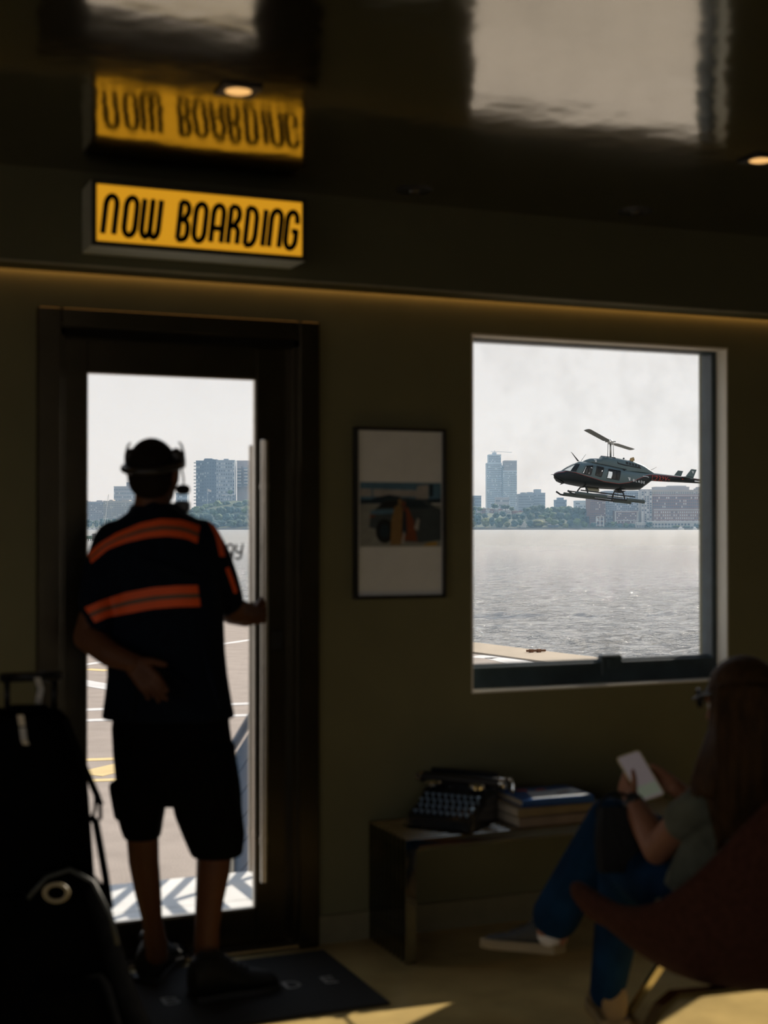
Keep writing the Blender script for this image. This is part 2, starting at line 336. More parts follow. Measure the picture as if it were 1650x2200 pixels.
# door_1: bronze steel frame, leaf with wide stiles, glass, two pull bars, lock
def door():
    root = thing('door_1', 'dark bronze glazed door with tall steel pull bars', None, (1.26, 4.83, 0)); root['kind'] = 'structure'
    bz = mat('dark_bronze_steel', (.075, .064, .042), .26, metal=.9, var=.15, scale=8)
    st = mat('brushed_steel', (.62, .57, .50), .28, metal=1, var=.06, scale=30)
    jx0, jx1, jz = .764, 1.755, 2.224
    f = MB()
    f.bbox((jx0, 4.766, 0), (.842, 4.86, jz), .004); f.bbox((1.680, 4.766, 0), (jx1, 4.86, jz), .004); f.bbox((.842, 4.766, 2.158), (1.680, 4.86, jz), .004)
    f.bbox((.834, 4.79, 0), (.858, 4.8315, 2.165), .003); f.bbox((1.662, 4.79, 0), (1.686, 4.8315, 2.165), .003)
    f.box((jx0+.05, 4.86, 0), (DX0+.03, 5.0, DZ)); f.box((DX1-.03, 4.86, 0), (DX1, 5.0, DZ)); f.box((DX0, 4.86, 2.165), (DX1, 5.0, DZ))
    mk('door_frame', f, bz, root, label='stepped dark bronze door frame')
    mk('head_stop', MB().box((.842, 4.79, 2.135), (1.68, 4.8315, 2.165)), mat('black_gasket', (.012, .011, .009), .8, spec=.1), root)
    g0, g1, gz0, gz1 = .941, 1.540, .139, 2.020
    mk('stile', MB().bbox((.850, 4.832, .0125), (g0, 4.878, 2.155), .003), bz, root)
    mk('stile', MB().bbox((g1, 4.832, .0125), (1.671, 4.878, 2.155), .003), bz, root)
    mk('top_rail', MB().bbox((g0-.001, 4.833, gz1), (g1+.001, 4.877, 2.154), .003), bz, root)
    mk('bottom_rail', MB().bbox((g0-.001, 4.833, .013), (g1+.001, 4.877, gz0), .003), bz, root)
    bd = MB()
    bd.box((g0-.003, 4.846, gz0), (g0+.004, 4.866, gz1)); bd.box((g1-.004, 4.846, gz0), (g1+.003, 4.866, gz1)); bd.box((g0, 4.846, gz0-.002), (g1, 4.866, gz0+.004)); bd.box((g0, 4.846, gz1-.004), (g1, 4.866, gz1+.002))
    mk('glazing_bead', bd, st, root, label='thin pale metal bead round the door glass')
    mk('pane', MB().box((g0, 4.852, gz0), (g1, 4.858, gz1)), GLASSC, root)
    for yb, nm, x, rr, z0, z1 in ((4.762, 'inner steel pull bar', 1.547, .0135, .249, 1.800), (4.945, 'outer steel pull bar seen through the glass', 1.560, .0135, .245, 1.79)):
        h = MB(); h.lathe([(rr*.8, z0), (rr, z0+.003), (rr, z1-.003), (rr*.8, z1)], (x, yb, 0), 20)
        hd = mk('handle', h, st, root, smooth=2, label=nm)
        s_ = MB(); y2 = 4.834 if yb < 4.84 else 4.876
        for zz in (.395, 1.635): s_.tube([(x, yb, zz), (x+.012, y2, zz)], .0085, 12); s_.tube([(x, yb, zz-.012), (x, yb, zz+.012)], rr*1.12, 16)
        mk('standoff', s_, st, hd, smooth=2)
    bk = mat('black_lock', (.01, .01, .01), .4)
    mk('lock', MB().bbox((1.592, 4.822, 1.055), (1.636, 4.835, 1.125), .003), bk, root, label='black square lock plate')
    mk('threshold', MB().bbox((.80, 4.77, 0), (1.72, 4.90, .012), .004), st, root, label='bright metal threshold')
    # lettering on the glass, only the last two letters clear of the standing man
    o = onY(485, 1201, 4.8505)
    for ch, ux in (('A', 0), ('Y', .033)):
        lm = MB()
        for p in GL[ch][1]: ribbon(lm, [(a*.045+b*.006, b*.052) for a, b in p], .0075, lambda u, v, w_, ux=ux: V((o.x+ux+u, 4.8515-w_, o.z+v)))
        mk('letter', lm, mat('grey_vinyl', (.18, .18, .17), .6), root)
    return root
door()
# ceiling downlights
def downlight(p, on, lab):
    t = thing('downlight', lab, 'light', (p.x, p.y, CEIL))
    blk = mat('dark_trim_metal', (.02, .02, .018), .4)
    if on:
        f = MB(); h = .052
        for x0, y0, x1, y1 in ((-h, -h, h, -.036), (-h, .036, h, h), (-h, -.036, -.036, .036), (.036, -.036, h, .036)):
            f.box((p.x+x0, p.y+y0, CEIL-.007), (p.x+x1, p.y+y1, CEIL-.0005))
        f.lathe([(.040, CEIL-.006), (.052, CEIL-.006), (.052, CEIL-.001), (.040, CEIL-.001)], (p.x, p.y, 0), 28)
        mk('trim_ring', f, blk, t, label='square dark trim')
        mk('lamp', MB().lathe([(.001, CEIL-.009), (.030, CEIL-.008), (.040, CEIL-.004), (.040, CEIL-.0012)], (p.x, p.y, 0), 28), mat('warm_lamp', (1, .8, .5), .5, emit=(1, .53, .17), est=.95), t, smooth=2, label='warm glowing lens')
    else:
        mk('trim_ring', MB().lathe([(.03, CEIL-.004), (.058, CEIL-.005), (.064, CEIL-.0005), (.03, CEIL-.0005)], (p.x, p.y, 0), 28), blk, t, smooth=2)
        mk('lamp', MB().lathe([(.001, CEIL-.016), (.018, CEIL-.014), (.028, CEIL-.002), (.03, CEIL-.0007)], (p.x, p.y, 0), 24), mat('unlit_lens', (.03, .03, .03), .2), t, smooth=2)
downlight(onZ(512, 192, CEIL), True, 'lit square ceiling downlight above the yellow sign')
downlight(onZ(1634, 341, CEIL), True, 'lit ceiling downlight at the right, above the window')
downlight(onZ(890, 408, CEIL), False, 'unlit round ceiling spot nearer the yellow sign')
downlight(onZ(1365, 454, CEIL), False, 'unlit round ceiling spot above the window')
# illuminated sign
def sign():
    x0, x1, yf, z0 = .884, 1.598, 4.470, 2.382
    z1 = z0+.208
    t = thing('boarding_sign', 'yellow illuminated NOW BOARDING sign box above the door', 'sign', ((x0+x1)/2, 4.6, z0))
    cs = mat('pale_metal_case', (.62, .64, .56), .5, var=.06)
    c = MB()
    c.box((x0, yf+.01, z0), (x1, 4.636, z0+.012)); c.box((x0, yf+.01, z1-.012), (x1, 4.636, z1)); c.box((x0, yf+.01, z0+.012), (x0+.012, 4.636, z1-.012)); c.box((x1-.012, yf+.01, z0+.012), (x1, 4.636, z1-.012)); c.box((x0+.012, 4.62, z0+.012), (x1-.012, 4.636, z1-.012))
    mk('case', c, cs, t)
    fr = MB(); d = .014
    for a in ((x0, z0, x1, z0+d), (x0, z1-d, x1, z1), (x0, z0+d, x0+d, z1-d), (x1-d, z0+d, x1, z1-d)): fr.box((a[0], yf, a[1]), (a[2], yf+.012, a[3]))
    mk('frame', fr, mat('dark_sign_frame', (.035, .032, .02), .5), t)
    mk('panel', MB().box((x0+d, yf+.006, z0+d), (x1-d, yf+.012, z1-d)), mat('amber_panel', (.6, .35, .03), .4, emit=(.80, .36, .016), est=.72), t, label='glowing amber panel')
    s, ux = .122, x0+.028
    xs = {0: 218, 1: 262, 2: 300, 3: 377, 4: 412, 5: 450, 6: 486, 7: 522, 8: 561, 9: 575, 10: 609}
    for i, ch in enumerate('NOWBOARDING'):
        q = onY(xs[i]+3, 470, yf); q2 = onY(xs[i]+4, 470, yf)
        sx = (.070 if ch not in 'W' else .064)
        lm = MB()
        for pth in GL[ch][1]:
            ribbon(lm, [(a*sx+b*.014, b*s) for a, b in pth], .0185, lambda u, v, w_: V((q.x+u, yf+.0055-w_, z0+.038+v)))
        mk('letter', lm, mat('black_vinyl', (.008, .008, .006), .6), t)
sign()
# framed print
def framed():
    x0, x1, z0, z1 = 1.893, 2.256, 1.231, 1.856
    t = thing('framed_print', 'black framed white print with a photo of a coated figure and a car', 'picture', ((x0+x1)/2, 4.79, z0))
    bk = mat('black_frame', (.012, .012, .01), .4)
    f = MB(); d = .012
    for a in ((x0, z0, x1, z0+d), (x0, z1-d, x1, z1), (x0, z0+d, x0+d, z1-d), (x1-d, z0+d, x1, z1-d)): f.bbox((a[0], 4.768, a[1]), (a[2], 4.799, a[3]), .002)
    mk('frame', f, bk, t)
    mk('mount', MB().box((x0+.01, 4.782, z0+.01), (x1-.01, 4.79, z1-.01)), mat('white_mount', (.85, .86, .84), .7, var=.03), t, label='white card mount')
    pm = [mat('print_%d' % i, c, .5, var=.15, scale=40) for i, c in enumerate(((.10,.22,.33),(.42,.40,.38),(.012,.03,.045),(.055,.075,.085),(.28,.17,.06),(.22,.06,.02),(.008,.01,.01),(.30,.31,.28),(.5,.3,.03)))]
    px0, px1, pz0, pz1 = x0+.022, x1-.016, z0+.190, z0+.425
    W_, H_ = px1-px0, pz1-pz0
    g = MB(); lay = [0]
    def poly(pts, m):
        lay[0] += 1; y = 4.7815-lay[0]*.00006
        g.add([(px0+u*W_, y, pz0+v*H_) for u, v in pts], [tuple(range(len(pts)))], m)
    poly([(0,.7),(1,.7),(1,1),(0,1)], 0); poly([(0,0),(1,0),(1,.66),(0,.66)], 7); poly([(0,.78),(.7,.78),(.72,.88),(0,.9)], 1); poly([(.68,.72),(.84,.72),(.84,.97),(.7,.95)], 1)
    poly([(.85,.78),(.9,.78),(.9,.98),(.85,.98)], 2); poly([(.14,.78),(.16,.78),(.16,1),(.14,1)], 0)
    poly([(0,.66),(1,.68),(1,.75),(0,.73)], 2); poly([(.15,.75),(.35,.81),(.5,.78),(.5,.72),(.15,.73)], 2)
    poly([(.11,.3),(.13,.52),(.20,.6),(.30,.72),(.55,.76),(.8,.74),(.93,.62),(1,.58),(1,.1),(.75,.06),(.3,.1),(.28,.24)], 3)
    poly([(.21,.60),(.30,.71),(.46,.73),(.46,.6)], 6); poly([(.55,.6),(.56,.73),(.75,.72),(.88,.6)], 2); poly([(.13,.56),(.44,.59),(.44,.52),(.13,.5)], 0)
    poly([(.3+.11*math.cos(a), .24+.19*math.sin(a)) for a in [i*PI/8 for i in range(16)]], 6); poly([(.3+.06*math.cos(a), .24+.11*math.sin(a)) for a in [i*PI/8 for i in range(16)]], 2)
    poly([(.12,.45),(.18,.47),(.18,.5),(.12,.49)], 5)
    poly([(.37,.02),(.38,.4),(.42,.62),(.48,.66),(.52,.6),(.5,.03)], 4); poly([(.5,.1),(.52,.58),(.58,.62),(.66,.4),(.7,.08)], 5); poly([(.51,.2),(.52,.56),(.56,.56),(.57,.18)], 2)
    poly([(.485+.025*math.cos(a), .70+.05*math.sin(a)) for a in [i*PI/6 for i in range(12)]], 4); poly([(.53+.025*math.cos(a), .66+.05*math.sin(a)) for a in [i*PI/6 for i in range(12)]], 5)
    poly([(.66,.28),(.70,.45),(.73,.42),(.71,.25)], 1); poly([(.76,0),(.95,.02),(.94,.07),(.84,.06)], 8); poly([(.5,.05),(.53,.25),(.55,.2),(.53,.02)], 1)
    mk('photograph', g, pm, t, label='colour photo of a figure in a long tan coat beside a dark car')
framed()
# door mat with lettering
def doormat():
    t = thing('door_mat', 'charcoal door mat with pale capital letters in front of the door', 'mat', (1.28, 4.4, 0))
    mk('pile', MB().bbox((.80, 4.10, .0005), (1.748, 4.70, .010), .006), mat('charcoal_pile', (.013, .013, .011), .9, var=.3, scale=90, bump=.4, bscale=300), t)
    d0, e0 = onZ(622, 2125, .011), onZ(700, 2110, .011)
    sp = (e0-d0).length
    for i, ch in enumerate('BLADE'):
        x = d0.x+(i-3)*sp; lm = MB()
        for p in GS[ch][1]: ribbon(lm, [(a*.075, b*.060) for a, b in p], .011, lambda u, v, w_: V((x+u, d0.y+.01+v, .0105+w_*.3)))
        mk('letter', lm, mat('pale_mat_print', (.40, .37, .32), .8), t)
doormat()
# ================================================================== bench and what lies on it
BX0, BY0, BY1, BH = 1.951, 4.452, 4.782, .428
def bench():
    t = thing('slatted_bench', 'polished metal bench of closely set upright slats under the window', 'bench', (2.5, 4.62, 0))
    cr = mat('polished_chrome', (.36, .355, .31), .08, metal=1, var=.05, scale=4)
    n = 10; x1 = BX0+1.25
    me0 = None
    for i in range(n):
        y = BY0+(BY1-BY0-.014)*i/(n-1)
        if me0 is None:
            m = MB(); d = .042
            m.bbox((BX0, y, 0), (BX0+d, y+.014, BH-d), .0015); m.bbox((x1-d, y, 0), (x1, y+.014, BH-d), .0015); r_ = .0055
            pr = [(y, BH-d), (y+.014, BH-d)]+[(y+.014-r_*.5+r_*.5*math.cos(q), BH-r_*.5+r_*.5*math.sin(q)) for q in [PI/2*i/5 for i in range(6)]]+[(y+.0095, BH), (y+.007, BH-.0006), (y+.0035, BH-.0022), (y+.001, BH-.0038), (y, BH-.0055)]
            m.loft([[V((x, a_, b_)) for a_, b_ in pr] for x in (BX0, x1)])
            me0 = mk('slat', m, cr, t, smooth=2)
        else:
            c = me0.copy(); COL.objects.link(c); c.parent = t; c.location.y += y-BY0
    for z in (.10, .33):
        for x in (BX0+.02, x1-.02): mk('rod', MB().tube([(x, BY0+.004, z), (x, BY1-.004, z)], .006, 10), cr, t)
    for x in (BX0+.3, BX0+.9): mk('rod', MB().tube([(x, BY0+.004, BH-.02), (x, BY1-.004, BH-.02)], .006, 10), cr, t)
bench()
def typewriter():
    c = V((2.225, 4.635, BH))
    t = thing('typewriter', 'small black vintage typewriter with pale round keys on the bench', 'typewriter', c, math.radians(-50))
    bk = mat('black_enamel', (.010, .012, .016), .22, var=.1, coat=.3); chm = mat('bright_chrome', (.75, .72, .66), .15, metal=1)
    b = MB()
    rings = []
    for y, h, hw in ((-.135, .035, .12), (-.12, .05, .128), (-.03, .085, .13), (.0, .12, .128), (.09, .125, .122), (.12, .11, .118), (.125, .03, .115)):
        rings.append([V((-hw, y, .004)), V((hw, y, .004)), V((hw, y, h*.85)), V((hw*.9, y, h)), V((-hw*.9, y, h)), V((-hw, y, h*.85))])
    b.loft(rings); mk('body', b, bk, t, local=True, smooth=2)
    k0 = None
    for r in range(4):
        for i in range(9):
            x, y, z = -.10+i*.025+(r % 2)*.008, -.118+r*.026, .052+r*.016
            if k0 is None:
                k0 = mk('key', MB().lathe([(.0035, -.02), (.0035, .003), (.0095, .004), (.0095, .008), (.007, .0095)], (0,0,0), 12), mat('key_glass', (.18, .27, .38), .15), t, local=True, smooth=2); k0.location = (x, y, z)
            else:
                k = k0.copy(); COL.objects.link(k); k.parent = t; k.location = (x, y, z)
    mk('platen', MB().tube([(-.15, .055, .145), (.15, .055, .145)], .020, 20), mat('rubber', (.012, .012, .012), .5), t, local=True, smooth=2)
    mk('carriage', MB().bbox((-.14, .04, .115), (.14, .115, .135), .004).bbox((-.135, .085, .13), (.135, .093, .175), .003), bk, t, local=True)
    for sx in (-1, 1):
        mk('knob', MB().tube([(sx*.145, .055, .145), (sx*.156, .055, .145), (sx*.172, .055, .145), (sx*.175, .055, .145)], [.012, .022, .022, .018], 18), chm, t, local=True, smooth=2, label='chrome platen knob')
        mk('spool', MB().lathe([(.004, 0), (.030, .001), (.032, .010), (.028, .016), (.004, .02)], (sx*.085, .0, .128), 20), chm, t, local=True, smooth=2, label='chrome ribbon spool')
    mk('lever', MB().tube([(.15, .10, .16), (.19, .06, .165), (.225, .0, .15), (.235, -.03, .138)], [.004, .005, .005, .006], 10), chm, t, local=True, smooth=2, label='chrome carriage lever')
typewriter()
def book(lab, x0, y0, x1, y1, z0, z1, rz, cover, page, art=None):
    c = V(((x0+x1)/2, (y0+y1)/2, z0)); hx, hy, h = (x1-x0)/2, (y1-y0)/2, z1-z0
    t = thing('book', lab, 'book', c, rz, 'books stacked on the bench')
    k = MB(); e = .003
    k.bbox((-hx, -hy, 0), (hx, hy, e), .001); k.bbox((-hx, -hy, h-e), (hx, hy, h), .001); k.bbox((-hx, -hy, e), (hx, -hy+e, h-e), .001)
    mk('cover', k, cover, t, local=True)
    mk('page_block', MB().box((-hx+.004, -hy+e, e), (hx-.005, hy-.005, h-e)), page, t, local=True, label='pale page edges')
    if art:
        for m, polys in art:
            for pl in polys:
                g = MB(); g.prism([(-hx+u*2*hx, -hy+v*2*hy) for u, v in pl], lambda u, v, w_: V((u, v, h+.0002+w_)), .0004)
                mk('cover_print', g, m, t, local=True)
page = mat('paper_edge', (.62, .53, .40), .8, var=.1, scale=60)
book('grey brown hardback book at the bottom of the stack on the bench', 2.395, 4.462, 2.735, 4.72, BH+.0005, BH+.034, .0, mat('taupe_cloth', (.20, .155, .13), .7), page)
book('tan hardback book in the middle of the stack on the bench', 2.39, 4.468, 2.728, 4.735, BH+.0345, BH+.066, .015, mat('tan_cloth', (.22, .165, .09), .7), page)
book('blue book with a white and red cover on top of the stack', 2.425, 4.478, 2.715, 4.70, BH+.0665, BH+.092, -.05, mat('blue_cover', (.02, .09, .30), .3, coat=.2), page,
     [(mat('white_ink', (.80, .86, .92), .22), [[(.16,.05),(.97,.05),(.97,.72),(.60,.60),(.3,.66)]]), (mat('red_ink', (.55, .07, .04), .35), [[(.2,.74),(.33,.7),(.36,.84),(.22,.86)], [(.45,.66),(.6,.70),(.58,.80),(.44,.76)], [(.62,.30),(.82,.42),(.80,.50),(.6,.38)], [(.8,.16),(.95,.22),(.94,.28),(.8,.24)]])])
# ================================================================== people helpers
def hand(mb, w, d, n, s=1, curls=((20,30,20),)*4, thumb=1, tdir=None, spread=.0, tcurl=20):
    w, d = V(w), V(d).normalized(); n = (V(n)-d*V(n).dot(d)).normalized(); sd = d.cross(n)*thumb
    kn = []
    for i, off in enumerate((.030, .010, -.010, -.028)):
        a = w+sd*off*.55*s; k = w+d*((.088, .092, .088, .080)[i]*s)+sd*off*s; kn.append(k)
        mb.caps([a, k], [.016*s, .0115*s], 10)
    mb.caps([w+d*.03*s, w+d*.07*s], [.017*s, .016*s], 10)
    for i, k in enumerate(kn):
        L = (.074, .082, .076, .060)[i]*s; a = 0; p = k; pts = [p]
        dd = (d+sd*spread*(1.5-i)).normalized()
        for ln, c in zip((.45, .30, .25), curls[i]):
            a += math.radians(c); p = p+(dd*math.cos(a)+n*math.sin(a))*L*ln; pts.append(p)
        mb.caps(pts, [.0100*s, .0092*s, .0085*s, .0075*s], 10)
    td = V(tdir).normalized() if tdir else (d*.62+sd*.62+n*.35).normalized()
    t0 = w+d*.022*s+sd*.026*s; t1 = t0+td*.040*s; t2 = t1+(td+d*.4).normalized()*.030*s; t3 = t2+(td+d*.4+n*math.radians(tcurl)).normalized()*.024*s
    mb.caps([t0, t1, t2, t3], [.015*s, .0115*s, .0105*s, .008*s], 10)
def head(mb, c, f, u, s=1, ears=True):
    f = V(f).normalized(); r = f.cross(V(u)).normalized(); u = r.cross(f)
    E = lambda o, a, b, c_: mb.ell(c+(r*o[0]+f*o[1]+u*o[2])*s, r*a*s, f*b*s, u*c_*s, 18, 12)
    E((0,-.012,.020), .075, .096, .092); E((0,.030,-.045), .056, .062, .068); E((0,.070,-.083), .022, .018, .018)
    E((0,.02,-.02), .066, .075, .075)
    mb.caps([c+(f*.088+u*.012)*s, c+(f*.106-u*.026)*s], [.008*s, .0125*s], 10)
    for q in (-1, 1):
        mb.caps([c+(r*q*.012+f*.086+u*.024)*s, c+(r*q*.042+f*.072+u*.022)*s], [.010*s, .009*s], 8)
        E((q*.036,.062,-.022), .022, .016, .018); E((q*.010,.100,-.027), .007, .007, .006)
        if ears: E((q*.076,-.006,-.008), .010, .019, .032); E((q*.080,-.012,.006), .010, .016, .016)
    E((0,.088,-.052), .024, .010, .006); E((0,.086,-.060), .021, .010, .007)
def eyes(c, f, u, s, par):
    f = V(f).normalized(); r = f.cross(V(u)).normalized(); u = r.cross(f)
    for q in (-1, 1):
        m = MB(); p = c+(r*q*.031+f*.073+u*.004)*s; m.sph(p, .0125*s)
        m.sph(p+f*.0065*s, .0075*s, m=1)
        mk('eye', m, [mat('eye_white', (.7, .68, .64), .2), mat('iris', (.05, .03, .015), .2)], par, smooth=True)
def rings(mb, lst, fdir, n=24, sq=2.3):
    # lst: (py, xl, xr, d_centre, half_depth); superelliptic rings, the flat side facing fdir
    out = []
    for py, xl, xr, d, hd in lst:
        a, b = P(xl, py, d), P(xr, py, d); c = (a+b)/2; ax = (b-a)/2
        ay = V((-ax.y, ax.x, 0)).normalized()*hd
        rg = []
        for j in range(n):
            t = 2*PI*j/n; co, si = math.cos(t), math.sin(t)
            rg.append(c+ax*math.copysign(abs(co)**(2/sq), co)+ay*math.copysign(abs(si)**(2/sq), si))
        out.append(rg)
    mb.loft(out)
def shoe(name, heel, toe, w, h, par, upm, solem, side=0, lift=0, lab=None, up=V((0,0,1))):
    heel, toe = V(heel), V(toe); d = toe-heel; L = d.length; d.normalize(); r = d.cross(up).normalized(); up = r.cross(d)
    prof = [(-.02, .5, .45), (0, .72, .80), (.10, .80, 1.0), (.25, .78, .98), (.38, .80, .82), (.52, .90, .62), (.68, 1.0, .48), (.82, .96, .42), (.93, .78, .36), (1.0, .42, .24)]
    m = MB(); s = MB(); R1 = []; R2 = []
    for q, ww, hh in prof:
        c = heel+d*L*q; hw = w/2*ww; H = h*hh; rg = []
        for j in range(16):
            t = 2*PI*j/16; co, si = math.cos(t), math.sin(t)
            z = .020+(H-.020)*(.5+.5*si) if si > 0 else .020+(H-.020)*(.5+.5*si)
            wd = hw*(1-.35*max(0, si)**1.5)
            rg.append(c+r*wd*math.copysign(abs(co)**.7, co)+up*z)
        R1.append(rg)
        ov = hw*1.06+.003
        R2.append([c+r*ov+up*.0, c-r*ov+up*.0, c-r*ov*1.02+up*.018, c-r*ov*.96+up*.028, c+r*ov*.96+up*.028, c+r*ov*1.02+up*.018])
    m.loft(R1); s.loft(R2)
    o = mk(name, m, upm, par, smooth=2, label=lab)
    mk('sole', s, solem, o, smooth=2)
    lc = MB()
    for i in range(5):
        q = .34+i*.07; c = heel+d*L*q; H = h*(.86-.30*(i/4)-.02)
        lc.tube([c-r*w*.20+up*(H-.006), c-r*w*.1+up*(H+.003), c+r*w*.1+up*(H+.003), c+r*w*.20+up*(H-.006)], .0028, 6)
    lc.tube([heel-r*w*.22+d*L*.02+up*h*.97, heel+d*L*.22-r*w*.30+up*h*.99, heel+d*L*.34-r*w*.2+up*h*.9], .006, 8)
    lc.tube([heel+r*w*.22+d*L*.02+up*h*.97, heel+d*L*.22+r*w*.30+up*h*.99, heel+d*L*.34+r*w*.2+up*h*.9], .006, 8)
    mk('laces', lc, upm, o, smooth=True)
    return o
def bvh(o):
    me = o.data; off = wpos(o)
    return BVHTree.FromPolygons([v.co+off for v in me.vertices], [tuple(p.vertices) for p in me.polygons])
def surf_band(tree, up, lo, n, k, off=.003, t=0., m=None):
    # sheet laid on a surface between two pixel polylines seen from behind
    def samp(pl, q):
        L = [0]
        for a, b in zip(pl, pl[1:]): L.append(L[-1]+math.dist(a, b))
        x = q*L[-1]
        for i in range(len(pl)-1):
            if x <= L[i+1] or i == len(pl)-2:
                w_ = (x-L[i])/max(1e-6, L[i+1]-L[i]); return (pl[i][0]+(pl[i+1][0]-pl[i][0])*w_, pl[i][1]+(pl[i+1][1]-pl[i][1])*w_)
    mb = MB(); g = []
    for i in range(n+1):
        a, b = samp(up, i/n), samp(lo, i/n); row = []
        for j in range(k+1):
            w_ = j/k; d = ray(a[0]+(b[0]-a[0])*w_, a[1]+(b[1]-a[1])*w_).normalized()
            h = tree.ray_cast(CAM, d)
            if h[0] is None: row.append(None)
            else: mb.v.append(h[0]-d*off); row.append(len(mb.v)-1)
        g.append(row)
    for i in range(n):
        for j in range(k):
            q = (g[i][j], g[i+1][j], g[i+1][j+1], g[i][j+1])
            if None not in q:
                vs = [mb.v[x] for x in q]
                if max((vs[0]-vs[2]).length, (vs[1]-vs[3]).length) < .12: mb.f.append(q); mb.m.append(0)
    return mb
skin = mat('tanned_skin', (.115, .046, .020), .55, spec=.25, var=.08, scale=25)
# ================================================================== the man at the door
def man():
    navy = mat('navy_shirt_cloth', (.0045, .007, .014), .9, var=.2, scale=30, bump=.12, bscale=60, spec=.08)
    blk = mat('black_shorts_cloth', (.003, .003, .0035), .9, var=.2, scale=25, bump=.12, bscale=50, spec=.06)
    orange = mat('hi_vis_orange', (.82, .095, .006), .6, var=.06); tape = mat('grey_tape', (.10, .075, .05), .6)
    t = thing('person', 'standing man in navy work shirt with orange stripes and black shorts, hand on door bar', 'person', (onZ(370, 2125, 0).x, onZ(370, 2125, 0).y, 0))
    D = 4.54
    b = MB()
    hc = P(331, 1018, 4.53); hf = (FW*.97+RT*.22); hf = V((hf.x, hf.y, -.06))
    head(b, hc, hf, V((0,0,1)), 1.0)
    b.caps([P(329, 1050, 4.53), P(327, 1105, 4.54)], [.056, .062])
    b.caps([P(300, 1140, D), P(385, 1140, D)], [.06, .06]); b.caps([P(345, 1190, D+.01), P(352, 1300, D+.01), P(358, 1430, D+.01), P(365, 1540, D+.01)], [.095, .095, .095, .10])
    # left arm folded behind the back
    b.caps([P(250, 1175, 4.53), P(215, 1275, 4.50), P(188, 1368, 4.455)], [.050, .046, .044])
    b.caps([P(188, 1368, 4.455), P(235, 1405, 4.385), P(284, 1424, 4.345)], [.045, .040, .029])
    hand(b, P(284, 1424, 4.345), P(318, 1462, 4.325)-P(284, 1424, 4.345), -FW, 1.0, ((14,22,14),(10,18,12),(12,20,12),(18,26,16)), thumb=-1)
    # right arm to the pull bar
    b.caps([P(432, 1165, 4.545), P(468, 1235, 4.59), P(500, 1312, 4.66)], [.048, .046, .046])
    b.caps([P(500, 1312, 4.66), P(527, 1320, 4.76), P(549, 1322, 4.835)], [.046, .042, .030])
    bar = V((1.547, 4.762, 0)); hw = P(549, 1322, 4.835)
    pk = V((bar.x+.004, bar.y-.030, onY(565, 1312, 4.75).z))
    dd = (pk-hw)
    hd_ = V((dd.x, dd.y, dd.z)).normalized()
    hand(b, hw, hd_, V((-.25, .97, 0)), .98, ((62,78,40),(62,80,42),(62,80,42),(60,78,42)), thumb=1, tdir=V((.45, .75, .30)), tcurl=30)
    # legs
    b.caps([P(310, 1600, D), P(306, 1790, D), P(309, 1850, 4.56), P(318, 1915, 4.58), P(327, 1975, 4.60), P(336, 2035, 4.62)], [.075, .052, .049, .043, .033, .037])
    b.caps([P(415, 1600, D), P(462, 1815, 4.55), P(458, 1870, 4.54), P(450, 1935, 4.53), P(445, 1995, 4.52), P(443, 2060, 4.52)], [.08, .058, .055, .046, .040, .042])
    # feet inside the shoes
    lh, lt = onZ(322, 2112, 0), onZ(372, 2052, 0); rh, rt = onZ(432, 2150, 0), onZ(592, 2122, 0)
    b.caps([P(336, 2050, 4.62), lh+(lt-lh)*.45+V((0,0,.045)), lt+V((0,0,.03))-(lt-lh)*.15], [.036, .032, .022])
    b.caps([P(443, 2075, 4.52), rh+(rt-rh)*.45+V((0,0,.045)), rt+V((0,0,.03))-(rt-rh)*.15], [.040, .034, .022])
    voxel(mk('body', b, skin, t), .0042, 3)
    eyes(hc, hf, V((0,0,1)), 1, t)
    hr = MB(); f = V(hf).normalized(); r = f.cross(V((0,0,1))).normalized()
    hr.ell(hc-f*.014+V((0,0,.018)), r*.0765, f*.0975, V((0,0,.0945)), 24, 16)
    hr.ell(hc-f*.035-V((0,0,.025)), r*.069, f*.066, V((0,0,.062)), 24, 14)
    hr.v = [p if (p-hc).dot(f) < .055 else p-f*((p-hc).dot(f)-.055) for p in hr.v]
    mk('hair', hr, mat('cropped_dark_hair', (.012, .009, .007), .85, spec=.1, var=.3, scale=160, bump=.3, bscale=400), t, smooth=True, label='closely cropped dark hair')
    s = MB()
    rings(s, [(1082, 292, 372, 4.545, .062), (1098, 278, 395, 4.545, .080), (1118, 250, 432, 4.545, .10), (1150, 226, 458, 4.545, .115), (1200, 216, 470, 4.545, .128), (1260, 217, 476, 4.545, .13),
              (1330, 226, 481, 4.545, .128), (1400, 230, 484, 4.545, .128), (1450, 231, 489, 4.545, .13), (1500, 225, 497, 4.545, .135), (1542, 219, 505, 4.545, .14)], FW)
    s.caps([P(250, 1168, 4.535), P(224, 1230, 4.515), P(212, 1290, 4.495), P(214, 1335, 4.47)], [.076, .069, .067, .056])
    s.caps([P(430, 1157, 4.54), P(455, 1202, 4.57), P(474, 1250, 4.605), P(487, 1288, 4.635)], [.064, .064, .060, .056])
    s.caps([P(290, 1095, 4.555), P(330, 1085, 4.50), P(375, 1095, 4.56)], [.020, .024, .020]); s.caps([P(283, 1108, 4.55), P(330, 1100, 4.48), P(390, 1110, 4.55)], [.02, .03, .02])
    for (x0, y0), (x1, y1), rr in (((300, 1200), (420, 1240), .012), ((260, 1380), (400, 1470), .012), ((440, 1400), (470, 1520), .014), ((290, 1470), (280, 1535), .014), ((360, 1440), (370, 1530), .012)):
        s.caps([P(x0, y0, 4.415), P((x0+x1)/2, (y0+y1)/2, 4.410), P(x1, y1, 4.412)], [rr*.6, rr, rr*.6])
